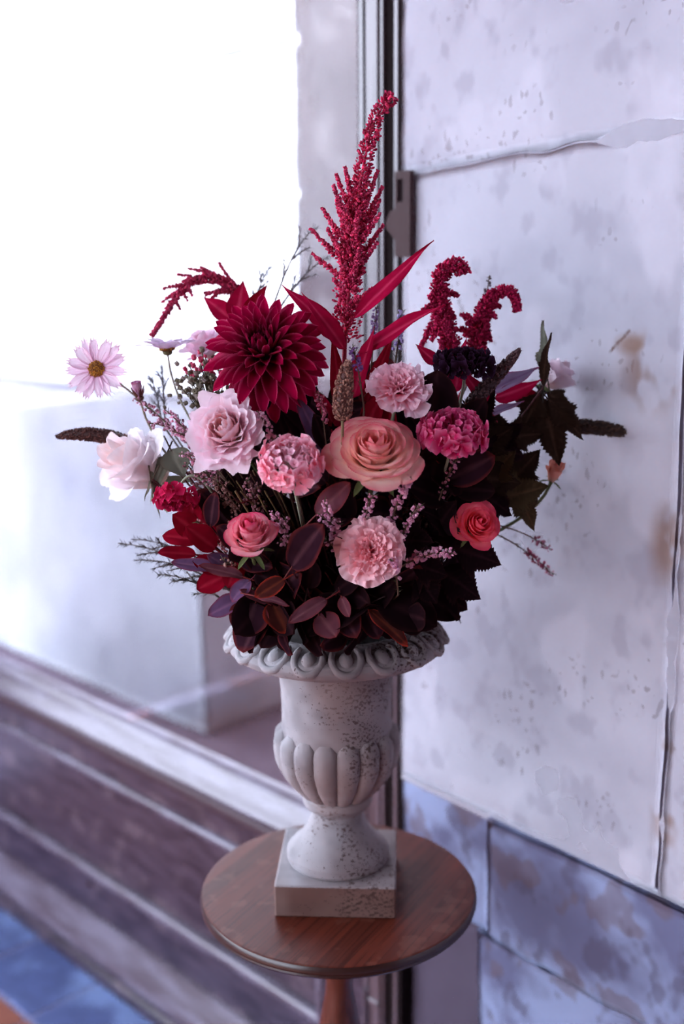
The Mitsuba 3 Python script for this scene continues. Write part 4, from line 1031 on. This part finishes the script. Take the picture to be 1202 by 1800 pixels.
am4 = amaranth('amaranth', 'arching crimson amaranth spray reaching out at the upper left', m3, (0.0050, 0.0020), [(f, PX(x, y, 0.06 + rg0.uniform(-.015, .015)), r * 0.00047) for f, x, y, r in
    [(0.05, 385, 462, 5), (0.1, 352, 470, 6), (0.15, 330, 472, 6), (0.2, 345, 500, 7), (0.4, 312, 482, 6), (0.5, 286, 508, 5), (0.55, 284, 532, 5), (0.5, 338, 520, 5), (0.55, 330, 530, 5), (0.65, 317, 545, 4), (0.3, 320, 495, 7), (0.1, 370, 525, 6), (0.08, 360, 520, 6), (0.6, 300, 520, 6), (0.0, 358, 515, 5)]], MOUTH(), c1=lin((164, 26, 72)), c2=lin((214, 90, 124)), seed=4)
for (x0, y0, d0, x1, y1, d1, w, kd) in [(415, 565, 0.03, 428, 492, 0.03, 46, 'crimson'), (405, 560, 0.03, 357, 520, 0.03, 36, 'crimson'), (430, 560, 0.0, 470, 500, 0.0, 30, 'red')]:
    leaf(am4, PX(x0, y0, d0), PX(x1, y1, d1), w * mpp(PX(x0, y0, d0)), 'lance', kd, (0.2, -0.9, 0.2), 0.3, 0.2, 0.05, seed=x0)

# foxtail heads
foxtail('brown foxtail millet head standing upright above the peach rose', PX(602, 738, -0.155), PX(612, 634, -0.155), 0.0088, bow=(-0.003, 0, 0), seed=1, c1=lin((92, 52, 46)), c2=lin((176, 130, 112)), root=PX(596, 900, -0.08))
foxtail('brown foxtail millet head slanting up beside the black scabiosa', PX(822, 715, -0.06), PX(914, 614, -0.05), 0.0072, seed=2, c1=lin((66, 42, 46)), c2=lin((120, 88, 88)))
foxtail('brown foxtail millet head pointing left behind the white lisianthus', PX(235, 782, -0.01), PX(99, 768, -0.01), 0.0075, bow=(0, 0, 0.012), seed=3, c1=lin((64, 36, 34)), c2=lin((112, 74, 66)))
foxtail('brown foxtail millet head pointing right past the serrated leaves', PX(995, 748, 0.03), PX(1124, 765, 0.03), 0.0080, bow=(0, 0, 0.004), seed=4, c1=lin((50, 36, 30)), c2=lin((84, 62, 48)))

# heather
hv = dict(seed=1)
PK1, PK2 = lin((244, 202, 222)), lin((196, 120, 156))
hl = [  # label, tip px, base px, depths, options
    ('pink heather sprig leaning in from the far left above the white lisianthus', (236, 700, -0.05), (400, 850, -0.09), dict(n=70, branches=3, frac=0.8, c2=lin((136, 84, 106)))),
    ('pink heather sprig below the first one on the left', (290, 720, -0.07), (415, 870, -0.09), dict(n=60, branches=3, frac=0.75)),
    ('greenish heather sprig leaning left beneath the pale pink lisianthus', (330, 800, -0.09), (430, 930, -0.08), dict(n=30, branches=3, frac=0.6, c1=lin((190, 140, 150)))),
    ('pink heather sprig between the pale lisianthus and the dahlia', (452, 722, -0.145), (500, 830, -0.11), dict(n=44, frac=0.7)),
    ('lilac heather sprig at the right of the dahlia', (492, 768, -0.15), (520, 850, -0.11), dict(n=24, frac=0.6)),
    ('pink heather sprig right of the pink rose bud', (478, 900, -0.155), (520, 985, -0.12), dict(n=46, branches=2, frac=0.7)),
    ('pink heather sprig in the middle beside the round plum leaf', (570, 880, -0.165), (600, 1000, -0.12), dict(n=50, branches=3, frac=0.65)),
    ('pink heather sprig standing below the peach rose', (656, 870, -0.165), (630, 960, -0.12), dict(n=40, frac=0.75)),
    ('tall pink heather sprig at the lower right edge of the peach rose', (722, 838, -0.165), (680, 940, -0.12), dict(n=60, frac=0.85, csize=0.0026)),
    ('slim pink heather sprig to the right of the tall one', (738, 890, -0.160), (700, 960, -0.12), dict(n=44, frac=0.85)),
    ('pink heather sprig lying to the right of the dusty pink carnation', (800, 972, -0.145), (700, 1000, -0.12), dict(n=70, branches=1, frac=0.85, csize=0.0026)),
    ('short pink heather tip against the dusty pink carnation', (690, 985, -0.175), (700, 1045, -0.13), dict(n=40, frac=0.6, csize=0.0026)),
    ('thin heather sprig along the stem of the magenta scabiosa', (805, 805, -0.12), (765, 900, -0.10), dict(n=26, frac=0.8, c1=lin((190, 130, 140)))),
    ('lavender heather tip rising behind the pale pink carnation', (662, 540, -0.04), (650, 680, -0.03), dict(n=44, frac=0.6, c1=lin((190, 180, 214)), c2=lin((150, 120, 170)))),
    ('lavender heather tip rising against the door frame', (708, 545, -0.02), (690, 680, -0.02), dict(n=44, frac=0.6, c1=lin((196, 186, 220)), c2=lin((150, 130, 180)))),
    ('violet heather tip beside the upright foxtail', (620, 610, -0.12), (640, 720, -0.09), dict(n=36, frac=0.5, c1=lin((150, 110, 176)), c2=lin((110, 70, 130)))),
    ('pink heather spike pointing out at the right edge, upper of two', (968, 966, 0.02), (850, 920, 0.0), dict(n=26, frac=0.28, c1=lin((206, 140, 166)), c2=lin((150, 80, 110)))),
    ('pink heather spike pointing out at the right edge, lower of two', (972, 1010, 0.02), (850, 930, 0.0), dict(n=46, frac=0.42, c1=lin((200, 116, 146)), c2=lin((140, 66, 96)))),
    ('small heather tip above the left amaranth', (860, 484, 0.05), (845, 620, 0.04), dict(n=10, frac=0.4, c1=lin((120, 110, 120)), c2=lin((90, 80, 80)))),
    ('cream tipped heather sprig among the red leaves', (392, 985, -0.13), (450, 1050, -0.09), dict(n=30, frac=0.7, c1=lin((226, 190, 176)), c2=lin((170, 110, 110)))),
    ('pink heather sprig behind the red leaves', (345, 915, -0.10), (420, 1010, -0.08), dict(n=36, frac=0.7, c1=lin((224, 180, 182)), c2=lin((170, 100, 110)))),
    ('brownish heather sprig behind the pale pink lisianthus stem', (330, 770, -0.04), (430, 940, -0.06), dict(n=60, branches=4, frac=0.8, c1=lin((190, 140, 150)), c2=lin((120, 84, 84)))),
    ('brownish heather sprig rising above the hooked crimson scabiosa', (318, 805, -0.05), (420, 950, -0.07), dict(n=60, branches=4, frac=0.8, c1=lin((180, 130, 140)), c2=lin((116, 80, 76)))),
    ('olive heather sprig just under the pale pink lisianthus', (375, 840, -0.10), (440, 960, -0.09), dict(n=50, branches=4, frac=0.7, c1=lin((176, 130, 130)), c2=lin((120, 90, 76)))),
    ('olive heather sprig between the pale pink lisianthus and the pink scabiosa', (432, 842, -0.125), (470, 960, -0.09), dict(n=50, branches=4, frac=0.7, c1=lin((190, 136, 150)), c2=lin((120, 84, 80)))),
    ('pink heather sprig in front of the dahlia stem', (560, 690, -0.13), (575, 800, -0.11), dict(n=34, frac=0.6, c1=lin((200, 120, 140)), c2=lin((150, 60, 90)))),
]
for i, (lb, a, b, o) in enumerate(hl):
    if 'above the left amaranth' in lb: lb = 'bare greyish heather tip standing between the two drooping amaranths'
    if 'below the first one' in lb: lb = 'pink heather sprig between the white lisianthus and the pale pink lisianthus'
    heather(lb, PX(*a), PX(*b), bow=(0, -0.004, 0.012), c1=o.get('c1', PK1), c2=o.get('c2', PK2), seed=i, n=o['n'], frac=o['frac'], branches=o.get('branches', 0), csize=o.get('csize', 0.0023) * 0.98)
GH = dict(n=0, needles=110, spread=0.0050, needle=lin((104, 104, 98)), stemcol=lin((92, 84, 80)), cat='heath')
for i, (a, b, lb) in enumerate([((207, 955, -0.02), (380, 1020, -0.06), 'topmost of the wispy green heath sprigs pointing out at the lower left'), ((232, 948, -0.01), (385, 1005, -0.05), 'wispy heath sprig curving up at the lower left edge'),
                                ((240, 985, -0.03), (390, 1030, -0.06), 'middle green heath sprig at the lower left, under the topmost'), ((277, 1010, -0.05), (400, 1062, -0.07), 'lowest dark green heath sprig at the lower left, nearest the rim'),
                                ((560, 398, 0.09), (480, 540, 0.06), 'blurred grey heath sprig bending right behind the tall plume'), ((580, 450, 0.09), (490, 545, 0.06), 'blurred grey heath sprig spreading low behind the tall plume'),
                                ((475, 470, 0.10), (440, 560, 0.06), 'blurred grey heath sprig behind the dahlia'), ((284, 640, 0.05), (290, 740, 0.03), 'blurred grey heath tip below the side-on cosmos'),
                                ((265, 665, 0.05), (285, 745, 0.03), 'blurred grey heath tip above the white lisianthus')]):
    g = dict(GH)
    if i in (0, 1, 2, 3): g['needle'] = lin((74, 64, 66))
    if i == 3: g['needle'] = lin((52, 56, 46))
    if i > 3: g['needle'] = lin((150, 154, 160))
    heather(lb, PX(*a), PX(*b), bow=(0, 0, 0.015 if i != 4 else 0.03), seed=60 + i, branches=3, name='heath_sprig', **g)

# a cluster of small red and green buds left of the dahlia
t = thing('bud_cluster', 'cluster of small red and grey green buds beside the dahlia on its left', 'buds')
rb_ = np.random.default_rng(9); m = MB(); mr = MB(); Pc = PX(356, 672, -0.03)
for j in range(150):
    d = rb_.normal(size=3) * A([0.0115, 0.009, 0.0125]); r_ = rb_.uniform(.0022, .0038)
    red = d[2] > 0.004 and rb_.random() < 0.55
    Fm = frame(unit(d + [0, 0, 0.01])); tgt = mr if red else m
    tgt.add(xf(BELL[0] * r_ * 1.2, Fm, Pc + d), BELL[1], mixc(lin((176, 30, 70)), lin((220, 110, 140)), rb_.random()) if red else mixc(lin((170, 162, 156)), lin((116, 112, 92)), rb_.random()))
    if j % 4 == 0:
        v, f = tube(A([Pc + d, Pc + d * 0.4 + [0.006, 0.01, -0.03]]), 0.0006, 5); m.add(v, f, lin((110, 104, 84)))
m.build(t, 'green_buds', 'petal_mat', 'grey green buds', 'stuff'); mr.build(t, 'red_buds', 'petal_mat', 'red buds', 'stuff')
stem(t, Pc + A([0.005, 0.01, -0.02]), (0, -.2, 1), None, 0.0014, lin((96, 90, 70)))

# ------------------------------------------------------------------ foliage placed leaf by leaf
F = -0.165
sprig('smoke_bush_sprig', 'large round plum coloured leaf standing upright left of the dusty pink carnation', [(512, 998, -0.155, 560, 925, -0.175, 66, 'smoke', (-0.3, -0.9, 0.35)), (540, 1035, -0.13, 548, 985, -0.14, 44, 'dark')])
sprig('smoke_bush_sprig', 'dusky oval leaf standing above the centre heather, under the pink scabiosa', [(556, 905, -0.145, 612, 850, -0.155, 44, 'rosy', (0.1, -0.9, 0.35)), (600, 930, -0.11, 570, 870, -0.13, 50, 'dark')])
sprig('smoke_bush_sprig', 'dark round leaves with red rims draped over the left of the urn rim', [
    (450, 1058, -0.125, 425, 1117, -0.145, 74, 'smoke', (-0.1, -0.75, 0.65)), (478, 1060, -0.125, 505, 1110, -0.15, 58, 'ember', (0.25, -0.8, 0.5)),
    (428, 1052, -0.12, 364, 1078, -0.13, 44, 'plum', (0, -0.55, 0.8)), (440, 1020, -0.13, 405, 1055, -0.14, 40, 'plum', (-0.4, -0.6, 0.7)), (470, 1060, -0.13, 425, 1035, -0.145, 20, 'rosy', (0, -0.7, 0.7))])
sprig('smoke_bush_sprig', 'brownish pink leaves pointing down at the centre above the urn rim', [
    (500, 1018, -0.15, 448, 1048, -0.165, 34, 'ember', (0.3, -0.6, 0.7)), (450, 1048, -0.15, 508, 1060, -0.16, 16, 'rosy', (0.1, -0.6, 0.8)), (575, 1052, -0.14, 508, 1092, -0.165, 30, 'rosy', (0.35, -0.65, 0.7)),
    (560, 1080, -0.13, 590, 1118, -0.145, 50, 'rosy', (0, -0.9, 0.4)), (600, 1048, -0.13, 612, 1085, -0.14, 26, 'rosy', (-0.6, -0.7, 0.3)), (600, 1080, -0.12, 560, 1050, -0.13, 50, 'dark')])
sprig('smoke_bush_sprig', 'large dark round leaves hanging over the right of the urn rim', [
    (660, 1050, -0.12, 770, 1095, -0.135, 92, 'dark', (0.1, -0.65, 0.75)), (648, 1072, -0.13, 720, 1130, -0.15, 34, 'ember', (0.45, -0.7, 0.5)), (740, 1040, -0.09, 808, 1085, -0.10, 64, 'dark', (0.2, -0.75, 0.6)),
    (640, 1070, -0.11, 690, 1020, -0.13, 60, 'dark'), (650, 1060, -0.13, 560, 1100, -0.13, 60, 'dark', (0, -0.5, 0.9)), (700, 1060, -0.10, 735, 1010, -0.12, 56, 'dark')])
sprig('smoke_bush_sprig', 'dark leaves with pointed tips lapping over the middle of the urn rim', [(600, 1070, -0.115, 628, 1126, -0.125, 46, 'dark', (0, -0.8, 0.6)), (640, 1070, -0.115, 668, 1122, -0.125, 44, 'smoke', (0.1, -0.8, 0.6)), (560, 1080, -0.115, 536, 1118, -0.125, 42, 'dark', (0, -0.8, 0.6)), (700, 1075, -0.11, 740, 1112, -0.115, 46, 'dark', (0, -0.8, 0.6)), (520, 1075, -0.11, 490, 1112, -0.115, 44, 'dark', (0, -0.7, 0.7)), (590, 1040, -0.125, 640, 1000, -0.14, 46, 'dark')])
sprig('smoke_bush_sprig', 'cluster of wine red leaves low on the left side', [
    (352, 940, -0.09, 305, 905, -0.10, 44, 'red', (-0.2, -0.8, 0.5)), (350, 950, -0.10, 285, 938, -0.10, 40, 'red', (-0.1, -0.7, 0.7)), (345, 975, -0.09, 278, 968, -0.10, 30, 'red', (0, -0.7, 0.7)), (380, 965, -0.11, 330, 925, -0.12, 46, 'red'),
    (400, 1000, -0.11, 340, 985, -0.12, 40, 'red'), (420, 1010, -0.11, 370, 975, -0.13, 36, 'plum'), (400, 1010, -0.11, 345, 1035, -0.12, 44, 'red', (0, -0.8, 0.5)), (420, 960, -0.12, 385, 925, -0.13, 40, 'smoke'),
    (430, 1015, -0.13, 350, 990, -0.135, 26, 'rosy', (0.1, -0.6, 0.8)), (370, 925, -0.10, 375, 868, -0.11, 34, 'smoke', (-0.3, -0.9, 0.2)), (340, 925, -0.09, 335, 880, -0.09, 36, 'red'), (420, 985, -0.11, 400, 1030, -0.13, 40, 'red'), (385, 1000, -0.12, 300, 985, -0.12, 26, 'plum')])
sprig('smoke_bush_sprig', 'dark leaves fanned below the pink rose bud', [(470, 1000, -0.12, 430, 975, -0.14, 46, 'smoke'), (490, 1005, -0.12, 510, 965, -0.14, 40, 'dark'), (450, 1005, -0.13, 490, 1030, -0.14, 44, 'dark'), (420, 985, -0.13, 478, 995, -0.14, 40, 'smoke'), (520, 1040, -0.12, 470, 1030, -0.14, 50, 'dark')])
sprig('smoke_bush_sprig', 'dark glossy leaves between the dahlia and the peach rose', [
    (560, 790, -0.10, 500, 720, -0.12, 40, 'dark'), (570, 800, -0.10, 530, 705, -0.12, 34, 'plum'), (575, 790, -0.11, 555, 730, -0.13, 34, 'dark'), (560, 820, -0.12, 490, 790, -0.14, 44, 'rosy', (0, -0.8, 0.5)), (575, 850, -0.12, 530, 800, -0.13, 44, 'smoke'), (500, 770, -0.10, 480, 700, -0.12, 40, 'dark')])
sprig('smoke_bush_sprig', 'broad dark leaf with a red edge under the nearly black scabiosa', [
    (755, 760, -0.09, 770, 655, -0.11, 86, 'dark', (0.1, -0.95, 0.2)), (790, 800, -0.08, 850, 700, -0.09, 60, 'dark'), (770, 790, -0.085, 720, 720, -0.10, 60, 'dark'), (740, 770, -0.08, 700, 705, -0.09, 50, 'dark')])
sprig('smoke_bush_sprig', 'round dark leaf behind the magenta scabiosa', [(785, 845, -0.10, 868, 800, -0.11, 62, 'smoke', (0, -0.9, 0.4)), (760, 850, -0.10, 765, 780, -0.11, 60, 'dark'), (800, 860, -0.09, 870, 860, -0.10, 56, 'dark'), (780, 880, -0.10, 720, 850, -0.12, 60, 'dark')])
sprig('amaranth_leaves', 'lilac backed and red leaves fanning out at the upper right', [
    (860, 690, -0.03, 945, 640, -0.03, 40, 'lilac', (0, -0.6, 0.8)), (868, 700, -0.03, 955, 672, -0.03, 36, 'crimson', (0, -0.8, -0.3)), (860, 730, -0.03, 920, 700, -0.03, 22, 'lilac', (0, -0.5, 0.9)), (900, 695, 0.0, 960, 700, 0.0, 34, 'red', (0.2, -0.8, 0.2)), (860, 720, -0.05, 810, 640, -0.06, 30, 'crimson')], shape='lance')
sprig('smoke_bush_sprig', 'red translucent leaves glowing behind the peach rose', [(640, 760, -0.07, 670, 690, -0.08, 40, 'red'), (585, 745, -0.08, 560, 690, -0.10, 26, 'crimson'), (680, 750, -0.07, 700, 690, -0.08, 40, 'red')], shape='oval')
NB = dict(shape='lobed', cat='leaves')
sprig('ninebark_branch', 'dark brown serrated leaves drooping at the far right edge', [
    (955, 700, -0.01, 985, 820, -0.02, 84, 'brown', (0.0, -0.95, 0.2)), (962, 700, -0.01, 1030, 770, -0.02, 60, 'brown', (0.3, -0.9, 0.3)), (950, 690, -0.01, 915, 760, -0.02, 62, 'brown', (-0.3, -0.9, 0.2)), (955, 680, -0.02, 960, 585, -0.02, 30, 'brown', (-0.8, -0.5, 0.1)), (962, 665, 0.0, 946, 565, 0.0, 40, 'green', (-0.85, -0.3, 0.2)), (960, 690, 0.0, 1005, 720, 0.0, 50, 'brown')], **NB)
sprig('ninebark_branch', 'olive brown serrated leaf spread below the drooping ones at the right', [
    (870, 880, -0.05, 965, 850, -0.05, 84, 'olive', (0, -0.8, 0.6)), (905, 860, -0.04, 945, 935, -0.04, 54, 'olive', (0.2, -0.9, 0.3)), (895, 850, -0.03, 950, 790, -0.03, 66, 'brown', (0.1, -0.9, 0.3)), (850, 850, -0.06, 905, 790, -0.06, 70, 'olive', (0, -0.8, 0.6)), (880, 800, -0.03, 870, 720, -0.03, 76, 'brown'), (860, 790, -0.04, 920, 740, -0.03, 60, 'dark')], **NB)
sprig('ninebark_branch', 'dark serrated leaves crowded between the magenta scabiosa and the drooping leaves', [(830, 800, -0.05, 905, 745, -0.04, 80, 'brown'), (850, 780, -0.05, 930, 800, -0.04, 80, 'dark', (0, -0.8, 0.6)), (820, 760, -0.06, 870, 680, -0.05, 70, 'dark'), (840, 840, -0.07, 920, 845, -0.06, 80, 'brown', (0, -0.8, 0.6)),
    (880, 770, -0.03, 960, 760, -0.02, 66, 'brown', (0.1, -0.9, 0.4)), (850, 870, -0.07, 905, 905, -0.06, 70, 'dark'), (800, 850, -0.08, 850, 900, -0.09, 70, 'dark')], **NB)
sprig('smoke_bush_sprig', 'dark oval leaves in the gap left of the pink rose bud', [(410, 930, -0.08, 350, 860, -0.08, 52, 'smoke'), (430, 920, -0.09, 385, 850, -0.10, 50, 'dark'), (450, 900, -0.09, 440, 830, -0.10, 54, 'dark'), (470, 900, -0.09, 480, 830, -0.11, 50, 'dark'), (400, 960, -0.08, 330, 890, -0.07, 46, 'red'), (440, 900, -0.07, 400, 800, -0.06, 56, 'dark'), (430, 860, -0.05, 350, 790, -0.03, 50, 'dark')])
sprig('ninebark_branch', 'dark lobed leaves with pointed tips at the lower right', [
    (790, 960, -0.09, 885, 990, -0.09, 96, 'dark', (0.2, -0.85, 0.5)), (770, 1000, -0.09, 850, 1052, -0.09, 92, 'dark', (0.2, -0.85, 0.5)), (760, 940, -0.10, 800, 880, -0.11, 80, 'dark'), (730, 1010, -0.11, 770, 1060, -0.12, 80, 'dark', (0.1, -0.8, 0.6)), (800, 930, -0.09, 740, 890, -0.12, 76, 'dark'),
    (720, 990, -0.12, 790, 1010, -0.12, 80, 'dark'), (700, 950, -0.11, 760, 950, -0.13, 80, 'dark')], **NB)
sprig('rose_foliage', 'grey green sepal like leaves under the white lisianthus', [(292, 800, -0.04, 262, 870, -0.05, 40, 'green', (-0.5, -0.8, 0.3)), (300, 790, -0.05, 325, 840, -0.06, 56, 'green'), (265, 845, -0.05, 274, 912, -0.05, 9, 'green', (-0.9, -0.4, 0)), (268, 842, -0.05, 250, 880, -0.05, 12, 'green', (-0.9, -0.4, 0))], shape='lance')

# dark leafy filling deep in the bouquet
rf = np.random.default_rng(17)
for i in range(30):
    a = rf.uniform(0, 2 * np.pi) if i > 23 else rf.uniform(math.pi * 0.98, math.pi * 2.02)
    el = rf.uniform(-0.5, 1.25) if i % 3 else rf.uniform(-0.55, 0.2); R = rf.uniform(0.095, 0.125) if i < 24 else rf.uniform(0.05, 0.085)
    cdir = A([math.cos(el) * math.cos(a) * 1.15, math.cos(el) * math.sin(a) * 0.95, math.sin(el)])
    Pc = A([0, 0, 1.030]) + cdir * R * A([1, 1, 1.35 if cdir[2] > 0 else 1.0])
    t = thing('smoke_bush_sprig', 'dark leafy sprig deep among the flowers, filling the bouquet', 'leaves', 'dark sprigs filling the bouquet'); sm = MB()
    v, f = tube(bez(MOUTH(cdir[0] * 0.03, cdir[1] * 0.03), (MOUTH() + Pc) / 2 + [0, 0, 0.02], Pc, n=10), 0.0015, 6); sm.add(v, f, lin((60, 30, 32)))
    for j in range(19):
        o = rf.normal(size=3) * (0.022 if j < 8 else 0.033); P0 = Pc + o * 0.6 - cdir * 0.012; d = unit(cdir * 0.7 + o / 0.022 * 0.6 + [0, 0, 0.15]); L = rf.uniform(0.036, 0.052)
        if (P0 + d * L)[2] < 0.953 or P0[2] < 0.953 or ((P0 + d * L)[0] < -0.092 and P0[2] < 1.12) or ((P0 + d * L)[0] > 0.135 and P0[2] < 1.07): continue
        leaf(t, P0, P0 + d * L, L * rf.uniform(0.62, 0.82), 'round', ['dark', 'dark', 'smoke'][rf.integers(3)], cdir + rf.normal(size=3) * 0.3 + A([0, -0.3, 0.2]), 0.2, 0.3, 0.06, seed=i * 20 + j, stem_mb=sm, hub=Pc)
    sm.build(t, 'stem', 'stem_mat')
# bare stems bundled at the mouth of the urn
t = thing('bundled_stems', 'thin green and brown stems crossing below the flowers at the left of the middle', 'stems'); m = MB()
for i in range(46):
    a = rf.uniform(math.pi * 1.0, math.pi * 2.0); e = A([math.cos(a) * rf.uniform(.04, .11), math.sin(a) * rf.uniform(.03, .10), rf.uniform(1.02, 1.10)])
    if i < 26: e = PX(rf.uniform(380, 480), rf.uniform(800, 880), rf.uniform(-.13, -.08))
    v, f = tube(bez(MOUTH(e[0] * .2, e[1] * .2), e * 0.5 + MOUTH() * 0.5 + rf.normal(size=3) * 0.008, e, n=10), rf.uniform(.0006, .0012), 5)
    m.add(v, f, mixc(lin((112, 96, 62)), lin((70, 44, 40)), rf.random()))
m.build(t, 'stem', 'stem_mat', None, 'stuff')
